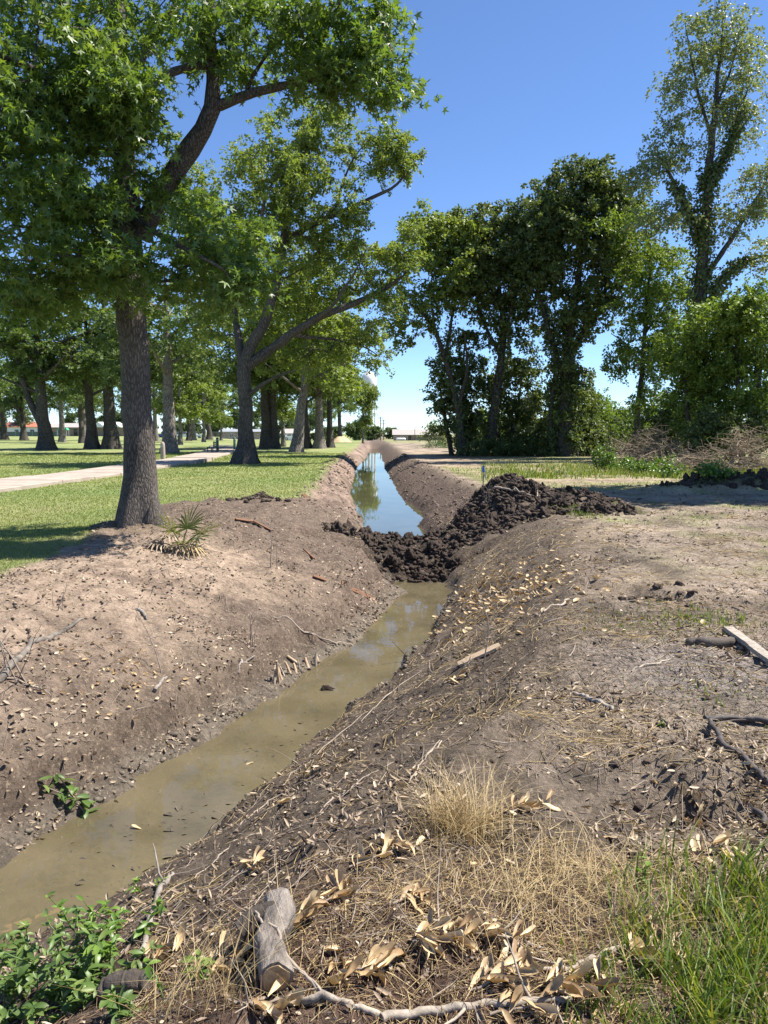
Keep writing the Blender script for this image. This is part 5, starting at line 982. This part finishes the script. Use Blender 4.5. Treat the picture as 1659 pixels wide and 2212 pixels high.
for q, (fx, fy, n, hh, lb) in enumerate(((1250, 1105, 500, .1, 'small green grass patch on top of the dam ridge'), (1530, 1340, 420, .08, 'green grass patch just above the bleached plank'), (1330, 1345, 160, .05, 'tiny green tuft on the bare right flat'), (1560, 1505, 200, .05, 'low green tuft below the dark half-buried log'), (1480, 1370, 90, .05, 'thin green tuft by the dark log end'), (1400, 1360, 70, .05, 'sparse green tuft between straw and log'))):
    g = G(fx, fy); x = g[0] + rg.normal(0, .22, n); y = g[1] + rg.normal(0, .3, n); m_ = MB(); blades(m_, x, y, hh * rg.uniform(.4, 1.2, n), .006 + .0009 * y, rg, seg=2); o = m_.build('grass_tuft', M['grass']); tag(o, lb, 'grass'); o['kind'] = 'stuff'

# ------------------------------------------------------------------ sticks, logs, planks
def stick(name, label, cat, pts, rad, mat, seed, k=8, amp=.012, side=0, lift=.6, snap=True):
    """a branch lying on the ground through measured picture points"""
    rng = np.random.default_rng(seed); p = [G(*q[:2]) for q in pts]; rad = np.asarray(rad, float)
    for a, q, r in zip(p, pts, rad): a[2] += r * lift + (q[2] if len(q) > 2 else 0)
    base = p[0].copy(); pp, t = wob(np.array(p) - base, amp, rng, 6 * len(p)); rr = np.interp(t, np.linspace(0, 1, len(rad)), rad)
    if snap:
        z = H(pp[:, 0] + base[0], pp[:, 1] + base[1]) - base[2]; pp[:, 2] = np.maximum(pp[:, 2], z + rr * .2)
    r = thing(name, label, cat, base); m_ = MB(); m_.tube(pp, rr * (1 + .08 * rng.normal(0, 1, len(rr))), k); m_.build('stem', mat, r)
    for q in range(side):
        i = rng.integers(1, len(pp) - 2); d = norm(rng.normal(0, 1, 3) * (1, 1, .4) + np.array([0, 0, .3])); L = rng.uniform(.06, .2) * (1 + .1 * base[1]); s = MB(); a = pp[i]; s.tube(wob([a, a + d * L * .5, a + d * L + rng.normal(0, .03, 3)], .006, rng, 6)[0], np.linspace(rr[i] * .5, rr[i] * .15, 6), 5); s.build('side_twig', mat, r)
    return r
M['branchwood'] = simple('bare_branch', (.2, .165, .13), (.46, .39, .31), 22, .85, .7, .004); W = M['branchwood']; GB = M['greybark']; M['darkstick'] = simple('weathered_dark_stick', (.05, .042, .036), (.26, .225, .19), 7, .9, .8, .01); TW = M['twig']
stick('fallen_branch', 'long pale bare branch lying at the foot of the long grass', 'branch', [(825, 2209), (930, 2190), (1029, 2179), (1130, 2172), (1235, 2163)], [.013, .014, .013, .012, .009], W, 1, side=5, amp=.006)
stick('fallen_branch', 'pale forked stick ending below the cut log', 'branch', [(520, 2180), (610, 2172), (700, 2166), (770, 2182), (840, 2205)], [.007, .009, .011, .01, .01], W, 2, side=3)
stick('twig', 'thin grey twig crossing the cut log to the forked stick', 'twig', [(520, 2020, .08), (560, 2060, .13), (600, 2087, .12), (650, 2130, .05), (702, 2166)], [.003, .004, .005, .006, .006], TW, 3, side=2, snap=False)
stick('twig', 'pale twig carrying the fan of curled dry leaves', 'twig', [(900, 1975), (970, 2010), (1045, 2032), (1180, 2056)], [.005, .007, .008, .006], W, 4, side=2)
stick('twig', 'white branched twig beside the grass and dry leaves', 'twig', [(1110, 2095), (1180, 2098), (1240, 2096), (1300, 2075), (1420, 2030)], [.006, .008, .01, .01, .006], W, 5, side=3)
stick('fallen_branch', 'grey stick leaning on the slope above the leafy weeds', 'branch', [(372, 1890), (330, 1980), (300, 2070)], [.012, .014, .012], GB, 6, side=2)
stick('fallen_branch', 'thick crooked weathered branch on the left bank', 'branch', [(178, 1340), (130, 1370), (60, 1406), (25, 1440), (0, 1475), (-40, 1500)], [.014, .024, .03, .03, .034, .034], M['darkstick'], 7, side=2, amp=.02)
stick('twig', 'thin pale twig low on the left bank below the crooked branch', 'twig', [(0, 1462), (60, 1480), (130, 1525)], [.008, .007, .003], TW, 8, side=3)
stick('fallen_branch', 'short thick stick on the tan part of the left bank', 'branch', [(295, 1318), (318, 1340)], [.022, .024], GB, 9)
stick('fallen_branch', 'short broken stick pointing down the left bank', 'branch', [(335, 1495), (360, 1465)], [.018, .012], GB, 10)
stick('fallen_branch', 'stick with bent tip lying near the pale torn roots', 'branch', [(515, 1455), (530, 1430), (550, 1420)], [.01, .012, .008], GB, 11)
stick('fallen_branch', 'dark branch reaching from the left bank into the muddy water', 'branch', [(590, 1335), (650, 1365), (720, 1390), (780, 1405), (840, 1425)], [.012, .012, .01, .008, .004], TW, 12, side=5)
stick('fallen_branch', 'black wet branch afloat across the muddy pool', 'branch', [(770, 1388), (800, 1402), (860, 1412), (885, 1425)], [.014, .018, .014, .008], M['rot'], 13, side=4)
stick('log', 'dark half-buried log beside the bleached plank', 'log', [(1483, 1390), (1530, 1392), (1585, 1392)], [.035, .05, .042], M['rot'], 14, k=14, lift=.1, amp=.01)
stick('fallen_branch', 'curved brown stick on the right flat', 'branch', [(1238, 1500), (1280, 1520), (1322, 1537)], [.012, .016, .013], GB, 15)
stick('root', 'black root running out from the right flat, upper prong', 'root', [(1522, 1555), (1580, 1553), (1660, 1567), (1740, 1580)], [.014, .016, .018, .02], M['blackroot'], 16)
stick('root', 'black root bending down the right flat, lower prong', 'root', [(1534, 1558), (1556, 1602), (1608, 1645), (1662, 1700), (1720, 1740)], [.012, .015, .016, .018, .02], M['blackroot'], 17)
stick('root', 'short black looped root above the grass clump', 'root', [(1634, 1758), (1648, 1785), (1690, 1815)], [.014, .016, .016], M['blackroot'], 18)
stick('twig', 'pale stick standing out on the dark right slope', 'twig', [(918, 1645), (954, 1602)], [.005, .004], W, 19)
stick('twig', 'straight pale stick on the crest beside the dry leaf drift', 'twig', [(1174, 1324), (1228, 1298)], [.012, .014], W, 20)
stick('twig', 'thin pale stick lying on the grey flat', 'twig', [(1365, 1452), (1410, 1438), (1447, 1425)], [.007, .008, .006], W, 21)
stick('fallen_branch', 'pale crooked branch draped over the dark mound', 'branch', [(1068, 1056), (1095, 1064), (1120, 1072), (1146, 1074)], [.022, .024, .022, .016], W, 22, side=1, lift=1.5)
stick('fallen_branch', 'pale stub poking from the dark mound beside the leafy twig', 'branch', [(1161, 1076), (1160, 1058)], [.022, .02], W, 23, lift=1.0)
stick('fallen_branch', 'pale leafy twig on the dark mound', 'branch', [(1165, 1075), (1190, 1060), (1215, 1055)], [.016, .014, .008], W, 24, side=2, lift=1.5)
for q, (a, b_, c, lb) in enumerate((((880, 1700), (905, 1660), (950, 1600), 'long straw stem lying along the dark right slope'), ((690, 1760), (760, 1700), (850, 1650), 'brown vine stem trailing down the right slope'), ((505, 1800), (580, 1730), (680, 1680), 'brown vine stem near the muddy waterline'), ((420, 1900), (480, 1840), (560, 1800), 'thin brown stem above the cut stick'), ((780, 1560), (840, 1500), (910, 1450), 'twig lying along the upper muddy waterline'), ((620, 1690), (700, 1620), (790, 1540), 'long twig following the furrow above the water'))):
    stick('stem', lb, 'stem', [a, b_, c], [.004, .005, .003], TW, 30 + q, k=5, side=2)
# the cut log
g0 = G(598, 1998); g1 = G(582, 2150); ax = g1 - g0; lgx = thing('cut_log', 'short thick grey cut log with a side stub, lying among dry leaves', 'log', g0); rgl = np.random.default_rng(8)
pp, t = wob([(0.0, .03, .07), ax * .3 + (.022, 0, .088), ax * .62 + (-.016, 0, .08), ax * 1.0 + (.02, 0, .055)], .004, rgl, 26)
lobe_ = lambda t, a: 1 + .05 * np.sin(3 * a + 5 * t) + .05 * np.sin(5 * a - 9 * t) + .03 * np.sin(11 * a + 14 * t)
m_ = MB(); m_.tube(pp, np.interp(t, [0, .06, .3, .55, .8, 1], [.044, .056, .054, .046, .047, .052]), 26, lobe=lobe_); m_.build('bark', simple('log_bark', (.07, .055, .045), (.37, .32, .275), 11, .92, 1.0, .02, (1.6, .5, 1.6)), lgx)
ed = norm(pp[-1] - pp[-2]); m_ = MB(); m_.tube([pp[-1] - ed * .012, pp[-1] + ed * .004], [.043, .043], 18, lobe=lobe_); m_.build('cut_face', M['cutwood'], lgx)
m_ = MB(); m_.tube(wob([pp[6], pp[6] + (-.07, -.01, -.0), pp[6] + (-.13, -.05, -.035)], .002, rgl, 8)[0], np.linspace(.046, .034, 8), 14, lobe=lobe_); m_.build('side_stub', M['rot'], lgx)
stick('log', 'short rotten black log lying by the leafy weeds', 'log', [(218, 2150), (262, 2140), (320, 2132)], [.034, .042, .036], M['rot'], 40, k=14, lift=.6, amp=.004)
def plank(name, label, a, b_, w, th, mat, seed, lift=.01, tilt=0):
    rng = np.random.default_rng(seed); A, B = G(*a), G(*b_); d = B - A; L = np.linalg.norm(d); d = d / L; nm = gnorm(np.array([(A[0] + B[0]) / 2]), np.array([(A[1] + B[1]) / 2]), .12)[0]; nm = norm(nm - d * nm.dot(d)); s = np.cross(nm, d)
    n = 9; m_ = MB(); V = []
    for k_ in range(n):
        t = k_ / (n - 1); ww = w * (1 + rng.normal(0, .06)) * (1 - .25 * (t > .97) - .2 * (t < .02)); off = rng.normal(0, .03) * w; c = d * L * t + nm * (th * .5 + lift)
        for u, v in ((-1, -1), (1, -1), (1, 1), (0, 1.15), (-1, 1)): V.append(c + s * (ww * .5 * u + off) + nm * th * .5 * v)
    Q = [(k_ * 5 + j, k_ * 5 + (j + 1) % 5, k_ * 5 + 5 + (j + 1) % 5, k_ * 5 + 5 + j) for k_ in range(n - 1) for j in range(5)]; T = [(0, j + 1, j) for j in range(1, 4)] + [((n - 1) * 5, (n - 1) * 5 + j, (n - 1) * 5 + j + 1) for j in range(1, 4)]
    m_.add(V, T=T, Q=Q); o = m_.build(name, mat, None, A, smooth=False); return tag(o, label, 'plank' if 'bark' not in name else 'bark')
plank('plank', 'weathered grey-tan plank lying at the muddy water edge by the weeds', (-30, 2030), (165, 1962), .05, .02, M['tanwood'], 1)
plank('plank', 'raw tan split board lying on the right slope', (992, 1440), (1082, 1398), .16, .02, M['tanwood'], 2)
plank('plank', 'bleached white plank beside the dark half-buried log', (1574, 1368), (1672, 1440), .085, .035, M['palewood'], 3)
for q, (a, b_, w, lb) in enumerate((((508, 1124), (550, 1130), .07, 'curved red-brown bark strip on the left lobe, upper piece'), ((548, 1130), (587, 1152), .08, 'red-brown bark strip on the left lobe, lower piece'), ((735, 1262), (802, 1298), .09, 'long red bark strip near the dam'), ((675, 1248), (703, 1258), .06, 'short red bark chip above the leaf drift'), ((655, 1190), (676, 1210), .07, 'small red bark flake amid the lobe soil'), ((655, 1070), (668, 1083), .1, 'red-brown bark slab at the lobe edge by the lawn'))):
    plank('bark_strip', lb, a, b_, w, .02, M['redbark'], 10 + q, lift=.02)
g = G(615, 1470); tr2 = thing('torn_roots', 'row of pale torn root stubs at the left waterline', 'roots', g); rr_ = np.random.default_rng(4)
for q in range(11):
    fx = 593 + q * 9.5 + rr_.normal(0, 2); fy = 1478 - q * 4.6; p = G(fx, fy); L = rr_.uniform(.07, .24) * (1.1 if q < 6 else .6); m_ = MB(); p[2] = max(p[2], ZN - .03); e = p + np.array([rr_.normal(-.06, .06), rr_.normal(.05, .05), L]); m_.tube(wob([p - (0, 0, .04) - g, (p + e) / 2 + rr_.normal(0, .01, 3) - g, e - g], .003, rr_, 6)[0], np.linspace(.02, .013, 6) * rr_.uniform(.4, 1.4), 6); m_.build('root_stub', M['tanwood'] if q % 3 else W, tr2)
# standing dead saplings and weed stalks
def sapling(label, fx, fy, h, n, seed, mat=TW, spread=.35):
    rng = np.random.default_rng(seed); g = G(fx, fy); r = thing('dead_sapling', label, 'sapling', g)
    for q in range(n):
        d = np.array([rng.normal(0, spread), rng.normal(0, spread * .6), 1.0]); L = h * rng.uniform(.6, 1.05); st_ = np.array([rng.normal(0, .03), rng.normal(0, .03), -.05]); p, t = wob([st_, st_ + d * L * .5 + rng.normal(0, .03, 3), st_ + d * L + rng.normal(0, .06, 3)], .01, rng, 12); r0 = .0035 * (1 + h) * rng.uniform(.7, 1.3); m_ = MB(); m_.tube(p, np.linspace(r0, r0 * .3, 12), 6); stm = m_.build('stalk', mat, r)
        for w in range(4): i = rng.integers(4, 11); dd = norm(rng.normal(0, 1, 3) * (1, 1, .4) + (0, 0, .6)); m_ = MB(); m_.segs([p[i]], [p[i] + dd * h * rng.uniform(.08, .22)], r0 * .45, r0 * .2, 4); m_.build('side_twig', mat, stm)
    return r
sapling('bare dead sapling with several stalks at the left bank', 30, 1470, .95, 4, 51); sapling('single bare stalk standing on the left bank', 350, 1460, .9, 1, 52); sapling('thin bare weed stalks on the lower left bank', 545, 1400, .6, 4, 53, spread=.15); sapling('thin bare stalk on the left lobe', 590, 1230, 1.2, 2, 54, spread=.1); sapling('dark dead stalk on the tan left bank', 118, 1310, .4, 3, 55); sapling('thin red-brown stalk standing beside the tan split board', 1040, 1440, .7, 1, 56, spread=.05); sapling('small dead stalks on the right slope', 1030, 1535, .25, 3, 57)
sapling('reddish dead stalks on the flank of the dark mound', 1055, 1090, .5, 6, 58, spread=.25); sapling('short dry stalks by the grass bank', 1365, 2010, .16, 3, 59)

# ------------------------------------------------------------------ leafy plants, each leaf a piece
def leafmesh(name, prof, cup, curl, mat, n=6, wave=0):
    V = []; 
    for k_ in range(n + 1):
        t = k_ / n; w = np.interp(t, [p[0] for p in prof], [p[1] for p in prof]); y = math.sin(curl * t) / curl if curl else t; z = (1 - math.cos(curl * t)) / curl if curl else 0
        for u in (-1, 0, 1): V.append((u * w * .5, y, z + abs(u) * cup * w + wave * math.sin(9 * t + u) * w))
    Q = [(k_ * 3 + j, k_ * 3 + j + 1, k_ * 3 + 4 + j, k_ * 3 + 3 + j) for k_ in range(n) for j in range(2)]; return mesh(name, V, np.array(Q), mat)
MAG = [(0, .05), (.15, .13), (.45, .27), (.7, .31), (.88, .2), (1, .02)]; OV = [(0, .03), (.25, .34), (.5, .42), (.8, .26), (1, .02)]; LAN = [(0, .03), (.25, .28), (.55, .38), (.8, .28), (1, .02)]
dl_ = [leafmesh('dry_leaf', MAG, c, k_, M['magleaf'], wave=w) for c, k_, w in ((.45, .6, .1), (.7, -.9, .18), (.35, 1.3, .22), (.8, .4, .12), (-.4, -.8, .18), (.95, .9, .15))]
gl2 = [leafmesh('weed_leaf', OV, c, k_, M['weedleaf']) for c, k_ in ((.2, -.5), (.15, -.8), (.25, .3))]; bl2 = [leafmesh('bay_leaf', LAN, c, k_, M['glossy_leaf']) for c, k_ in ((.2, -.5), (.25, .4), (.15, -.9))]
def orient(d, nm):
    d = norm(np.asarray(d, float)); nm = np.asarray(nm, float); nm = norm(nm - d * nm.dot(d)); s = np.cross(d, nm); return Matrix((s, d, nm)).transposed().to_euler()
def spray_thing(name, label, cat, fx, fy, n, size, lm, seed, spreadF, up=.25, twig=True, dirF=None, twm=None):
    rng = np.random.default_rng(seed); g = G(fx, fy); r = thing(name, label, cat, g); k_ = MPU(g[1]) * 1.15; hd = rng.uniform(0, 6.28) if dirF is None else dirF
    ln = spreadF * k_
    if twig:
        e = np.array([math.cos(hd), math.sin(hd)]) * ln * .5; z = lambda x, y: Hf(g[0] + x, g[1] + y) - g[2]; m_ = MB(); m_.tube(wob([(-e[0], -e[1], z(-e[0], -e[1]) + .012), (0, 0, .025), (e[0], e[1], z(e[0], e[1]) + .02)], .004, rng, 8)[0], np.linspace(.005, .003, 8), 5); m_.build('twig', twm or TW, r)
    for q in range(n):
        a = rng.uniform(-1, 1); bx, by = math.cos(hd) * ln * .5 * a + rng.normal(0, .012), math.sin(hd) * ln * .5 * a + rng.normal(0, .012); da = hd + rng.choice([-1, 1]) * rng.uniform(.3, 1.3); x, y = g[0] + bx, g[1] + by
        zb = Hf(x, y); s = size * rng.uniform(.7, 1.2); xt, yt = x + math.cos(da) * s, y + math.sin(da) * s; dz = max(Hf(xt, yt) - zb, -.04) + up * s * rng.uniform(.0, 1.2)
        o = ob('leaf', lm[rng.integers(0, len(lm))], r); o.location = (bx, by, zb - g[2] + .012 + rng.uniform(0, .03)); o.rotation_euler = orient((math.cos(da) * s, math.sin(da) * s, dz), (rng.normal(0, .6), rng.normal(0, .6), 1)); o.scale = (s, s, s)
    return r
SPR = [(548, 1878, 9, 60, 'small fan of dry tan leaves above the cut log', 2.0), (690, 1965, 14, 150, 'chain of broad dry leaves running up from the cut log', .7), (825, 1860, 12, 140, 'chain of narrow dry leaves on the dark slope', .6), (955, 2035, 16, 110, 'big fan of dry tan leaves on the pale twig', .2), (880, 1950, 8, 60, 'folded pair of dry leaves above the big leaf fan', .5), (765, 2110, 13, 110, 'cluster of curled dry leaves below the cut log end', .1), (1075, 2035, 9, 90, 'dry leaves pointing away along the pale twig', -.3), (1135, 1755, 12, 110, 'upturned pale dry leaves beside the straw tuft', .6), (1085, 2120, 13, 120, 'dry leaf bunch over the branched white twig', .2), (1265, 2150, 12, 120, 'dry leaves tangled with the grass foot', .1), (1400, 2075, 12, 110, 'dry leaves half hidden in the long grass', .4), (340, 2085, 9, 60, 'small fan of narrow dry leaves by the rotten log', .3), (480, 2090, 7, 80, 'few dry leaves among yellow straw stems', .6), (1545, 1850, 9, 90, 'dry leaves heaped above the grass clump', .2), (1070, 1790, 5, 40, 'three pale leaves hanging against the straw tuft', 1.4), (590, 2180, 6, 70, 'dry leaves beneath the forked stick', .2), (1110, 2200, 6, 90, 'dry leaves below the long pale branch', .1), (990, 1470, 7, 60, 'dry leaves below the split board', .5), (1500, 1790, 6, 70, 'dry leaves by the looped black root', .8)]
for q, (fx, fy, n, sp, lb, hd) in enumerate(SPR): spray_thing('dry_leaf_spray', lb, 'dry leaves', fx, fy, int(n * 1.6), .086, dl_, 200 + q, sp * 1.1, .06, dirF=hd)
for q, (fx, fy, lb) in enumerate(((1255, 1640, 'single dry leaf on the cracked pan'), (1420, 1700, 'single pale leaf on the grey flat'), (760, 1745, 'single white leaf on the dark slope'), (600, 1740, 'single leaf low by the waterline'), (1330, 1820, 'single folded leaf beside the dark gash'), (1030, 1870, 'single tiny pale leaf beside the straw'), (700, 2060, 'single broad leaf right of the cut log'))):
    g = G(fx, fy); o = ob('dry_leaf', dl_[q % 5], None, g + (0, 0, .012)); o.rotation_euler = orient((math.cos(q * 2.1), math.sin(q * 2.1), .1), (.3, .1, 1)); o.scale = (.085,) * 3; tag(o, lb, 'leaf')
def plant(name, label, cat, fx, fy, ns, h, nl, size, lm, seed, spread=.5, mat=None, g=None):
    rng = np.random.default_rng(seed); g = G(fx, fy) if g is None else g; r = thing(name, label, cat, g)
    for q in range(ns):
        d = np.array([rng.normal(0, spread), rng.normal(0, spread), 1]); L = h * rng.uniform(.55, 1.1); s0 = np.array([rng.normal(0, .04), rng.normal(0, .04), -.03]); p, t = wob([s0, s0 + d * L * .5, s0 + d * L + (0, 0, -.15 * L)], .008, rng, 10); m_ = MB(); m_.tube(p, np.linspace(.004, .0015, 10), 5); m_.build('stem', mat or M['weed'], r)
        for w in range(int(nl * 1.9)):
            i = int(np.clip(rng.integers(3, 10), 0, 9)); a = rng.uniform(0, 6.28); o = ob('leaf', lm[rng.integers(0, len(lm))], r); o.location = p[i]; o.rotation_euler = orient((math.cos(a), math.sin(a), rng.uniform(-.3, .5)), (rng.normal(0, .4), rng.normal(0, .4), 1)); s = size * rng.uniform(.6, 1.2); o.scale = (s, s, s)
    return r
for q, (fx, fy, ns, h, nl, sz, kind, lb) in enumerate(((195, 2010, 4, .3, 9, .048, 'w', 'tall leafy weed with bright toothed leaves above the plank end'), (260, 2010, 4, .24, 8, .04, 'w', 'leafy weed beside the leaning grey stick'), (150, 2090, 5, .22, 10, .052, 'b', 'dark glossy weed clump below the plank'), (70, 2130, 5, .24, 11, .058, 'b', 'broad glossy-leaved weed nearest the plank foot'), (200, 2160, 5, .2, 11, .055, 'b', 'glossy weed clump beside the rotten log'), (110, 2200, 5, .2, 11, .058, 'b', 'low glossy weeds below the broad-leaved one'), (15, 1990, 4, .3, 9, .055, 'b', 'weed shoots over the plank outer end'), (20, 2190, 5, .2, 10, .058, 'b', 'dense glossy weeds by the near slope foot'), (330, 1920, 3, .08, 4, .05, 'w', 'small leaves at the waterline above the weeds'), (425, 2120, 3, .12, 5, .05, 'w', 'small green weed in the yellow straw'), (60, 2070, 5, .26, 12, .052, 'b', 'glossy weed leaning over the middle of the plank'), (150, 2150, 5, .24, 12, .052, 'b', 'thick glossy weed between the plank and rotten log'), (230, 2070, 5, .22, 10, .055, 'w', 'bright weed clump touching the leaning grey stick foot'), (260, 2200, 4, .14, 9, .06, 'b', 'low glossy weed under the rotten log'))):
    plant('leafy_weed', lb, 'weed', fx, fy, ns, h, nl, sz, gl2 if kind == 'w' else bl2, 300 + q, .5, M['weed'])
plant('leafy_weed', 'pale-leaved weed standing at the dark gash', 'weed', 1395, 1905, 2, .14, 5, .05, gl2, 320, .3, M['weed']); plant('leafy_weed', 'tiny weed on the grey flat by the curved stick', 'weed', 1450, 1560, 2, .06, 4, .04, gl2, 321, .3, M['weed']); plant('leafy_weed', 'slender weed at the clear water edge beyond the lobe', 'weed', 815, 1135, 2, .5, 10, .05, gl2, 322, .1, M['weed'])
for q, (fx, fy, n, sp, lb, hd) in enumerate(((165, 1735, 22, 110, 'cut branch with glossy green leaves drooping to the water', -.5), (205, 1775, 16, 80, 'green leafy branch tip trailing at the muddy shore', -.2), (120, 1720, 8, 60, 'small green leafy shoot on the left shore', .2))): spray_thing('leafy_branch', lb, 'branch', fx, fy, n, .115, bl2, 340 + q, sp, .45, dirF=hd)
# floating and sunken leaves
for q, (fx, fy, lb) in enumerate(((305, 1792, 'single pale leaf afloat in the muddy pool'), (548, 1648, 'small white leaf afloat by the right shore'))):
    d = ray(fx, fy); t = (ZN - EYE) / d[2]; o = ob('floating_leaf', dl_[q], None, (d[0] * t, d[1] * t, ZN + .006)); o.rotation_euler = (0, 0, 1.2 + q); o.scale = (.09, .09, .05); tag(o, lb, 'leaf')
d = ray(705, 1490); t = (ZN - EYE) / d[2]; o = ob('mud_clump', clodm[2], None, (d[0] * t, d[1] * t, ZN + .01)); o.scale = (.06, .04, .05); tag(o, 'dark clump poking out of the muddy water by the torn roots', 'mud')
rsu = np.random.default_rng(97); x = []; y = []
for fx, fy, n, sp in ((420, 1770, 260, .30), (330, 1830, 120, .35), (620, 1600, 120, .4), (560, 1640, 90, .3), (200, 1900, 140, .4), (750, 1450, 60, .4)):
    d = ray(fx, fy); t = (ZN - EYE) / d[2]; x.append(d[0] * t + rsu.normal(0, sp, n)); y.append(d[1] * t + rsu.normal(0, sp, n))
x, y = np.concatenate(x), np.concatenate(y); ok = (x > I(y, XLW) + .1) & (x < I(y, XRW) - .05); x, y = x[ok], y[ok]; n = len(x); m_ = MB(); leaves(m_, np.stack([x, y, np.full(n, ZN - .006) - rsu.uniform(0, .02, n)], -1), rsu.normal(0, 1, (n, 3)) * (1, .5, .05), np.array([[0, 0, 1.0]]) + rsu.normal(0, .15, (n, 3)), rsu.uniform(.05, .14, n), 'diamond', .5)
o = m_.build('sunken_leaves', M['rot']); tag(o, 'dark sunken leaves just under the muddy surface', 'leaves'); o['kind'] = 'stuff'

# ------------------------------------------------------------------ palmetto at the trunk foot
def fan(root, b_, d, stalk, R, n, mat, rng, droop=.15):
    d = norm(np.asarray(d, float)); tip = b_ + d * stalk; m_ = MB(); m_.tube([b_, (b_ + tip) / 2 + (0, 0, .02), tip], [.012, .009, .007], 6); fr = m_.build('frond_stalk', mat, root)
    s = norm(np.cross(d, (0, 0, 1.0)) + 1e-6); u = np.cross(s, d); m2 = MB()
    for k_ in range(n):
        a = (k_ / (n - 1) - .5) * 3.5; dr = norm(d * math.cos(a) + s * math.sin(a) + u * rng.normal(0, .06)); L = R * (.75 + .25 * math.cos(a)) * rng.uniform(.9, 1.05); nn = norm(np.cross(dr, s * math.cos(a) - d * math.sin(a))); w = np.cross(dr, nn) * .016
        mid = tip + dr * L * .5; e = tip + dr * L - np.array([0, 0, droop * L]); m2.add([tip - w * .3, tip + w * .3, mid + w + nn * .006, mid - w + nn * .006, e], T=[(3, 2, 4)], Q=[(0, 1, 2, 3)])
    m2.build('fan_blades', mat, fr)
g = G(392, 1185); pa = thing('palmetto', 'spiky fan palmetto growing at the big sweetgum trunk foot', 'palmetto', g); rp = np.random.default_rng(12)
for d, st, R in (((.9, -.25, .75), .34, .55), ((.35, -.2, 1), .32, .5), ((-.35, -.3, .9), .28, .48), ((.75, .3, .5), .25, .5), ((.5, -.7, .35), .25, .45)): fan(pa, np.array([rp.normal(0, .04), rp.normal(0, .04), 0]), d, st, R, 17, M['palm'], rp)
for d, st, R in (((-.5, -.5, .15), .2, .34), ((.1, -.8, .05), .2, .34), ((.6, -.6, 0), .25, .34), ((-.2, -.6, .3), .3, .3)): fan(pa, np.array([rp.normal(-.05, .06), rp.normal(0, .04), .05]), d, st, R, 13, M['drygrass'] if d[0] > .3 else M['litter'], rp, .5)

# ------------------------------------------------------------------ brush heaps
M['brushwood'] = simple('brushwood', (.12, .09, .06), (.38, .3, .21), 5, .88, .2, .004, island=.5)
def brush(label, fx, fy, wF, hF, n, seed, mat, tn=900):
    rng = np.random.default_rng(seed); g = G(fx, fy); k_ = MPU(g[1]); w, h = wF * k_, hF * k_; r = thing('brush_heap', label, 'brush heap', g)
    for q in range(n):
        a = rng.normal(0, .9) + (0 if rng.random() < .5 else math.pi); c = np.array([rng.normal(0, w * .28), rng.normal(0, w * .18), 0]); env = math.exp(-(c[0] / (w * .42)) ** 2); c[2] = h * rng.uniform(.05, .75) * env; L = w * rng.uniform(.25, .55); el = rng.normal(.15, .3); d = np.array([math.cos(a) * math.cos(el), math.sin(a) * .6, math.sin(el)]); p0, p1 = c - d * L / 2, c + d * L / 2; p0[2] = max(p0[2], 0); p1[2] = max(p1[2], .05); m_ = MB(); r0 = rng.uniform(.012, .035); m_.tube(wob([p0, c + rng.normal(0, .08, 3), p1], .03, rng, 9)[0], np.linspace(r0, r0 * .35, 9), 6); m_.build('branch', mat if rng.random() < .75 else W, r)
    c = np.stack([rng.normal(0, w * .27, tn), rng.normal(0, w * .2, tn), np.zeros(tn)], -1); env = np.exp(-(c[:, 0] / (w * .42)) ** 2); c[:, 2] = h * rng.uniform(0, 1, tn) * env; d = norm(rng.normal(0, 1, (tn, 3)) * (1, .7, .55) + (0, 0, .15)); L = rng.uniform(.25, 1.0, (tn, 1)); m_ = MB(); A = c - d * L / 2; B = c + d * L / 2; A[:, 2] = np.maximum(A[:, 2], .0); B[:, 2] = np.maximum(B[:, 2], 0); Mi = c + rng.normal(0, .06, (tn, 3)); Mi[:, 2] = np.maximum(Mi[:, 2], .02); m_.segs(A, Mi, .011, .008, 3); m_.segs(Mi, B, .008, .004, 3); o = m_.build('twigs', mat, r); o['kind'] = 'stuff'; return r
brush('rounded heap of fine grey-brown cut brush beside the small bright bush', 1405, 1008, 190, 85, 60, 61, M['brushwood'], 700)
brush('tangled twiggy brush heap with a pale leaning log', 1600, 1020, 190, 100, 70, 62, M['brushwood'], 500)
brush('low trailing brush between the two larger heaps', 1500, 1018, 150, 40, 34, 63, M['brushwood'], 250)
brush('dry brushwood at the thicket edge behind the green strip', 1330, 985, 120, 40, 28, 64, M['brushwood'], 220)
brush('pale brushy regrowth heap beside the canal beyond the shaded strip', 940, 968, 60, 16, 12, 65, M['weed'], 300)
stick('log', 'pale leaning log in the tangled brush heap', 'log', [(1572, 1012), (1600, 985, .5), (1625, 960, .9)], [.11, .1, .07], W, 66, k=10, snap=False)
stick('fallen_branch', 'long pale bare branch sticking up from the rounded brush heap', 'branch', [(1418, 985, .2), (1390, 965, .7), (1360, 945, 1.1), (1345, 932, 1.5)], [.05, .04, .03, .015], W, 67, snap=False)
for q, (fx, fy, sF, lb) in enumerate(((1440, 1015, 40, 'leafy green weeds at the rounded brush heap foot'), (1385, 1022, 34, 'bright weeds between the small bush and rounded heap'), (1540, 1030, 36, 'weeds growing through the trailing brush'), (1450, 1030, 30, 'low weeds at the edge of the shaded ground'), (1350, 1015, 26, 'weeds beside the small bright bush'))):
    g = G(fx, fy); bush('weed_patch', lb, g[1], [(fx, fy - 14, sF, 16, 0, .7, 34)], M['weed'], 400 + q, 'weeds', nl=26, rad=.25, ls=.11, st=3)
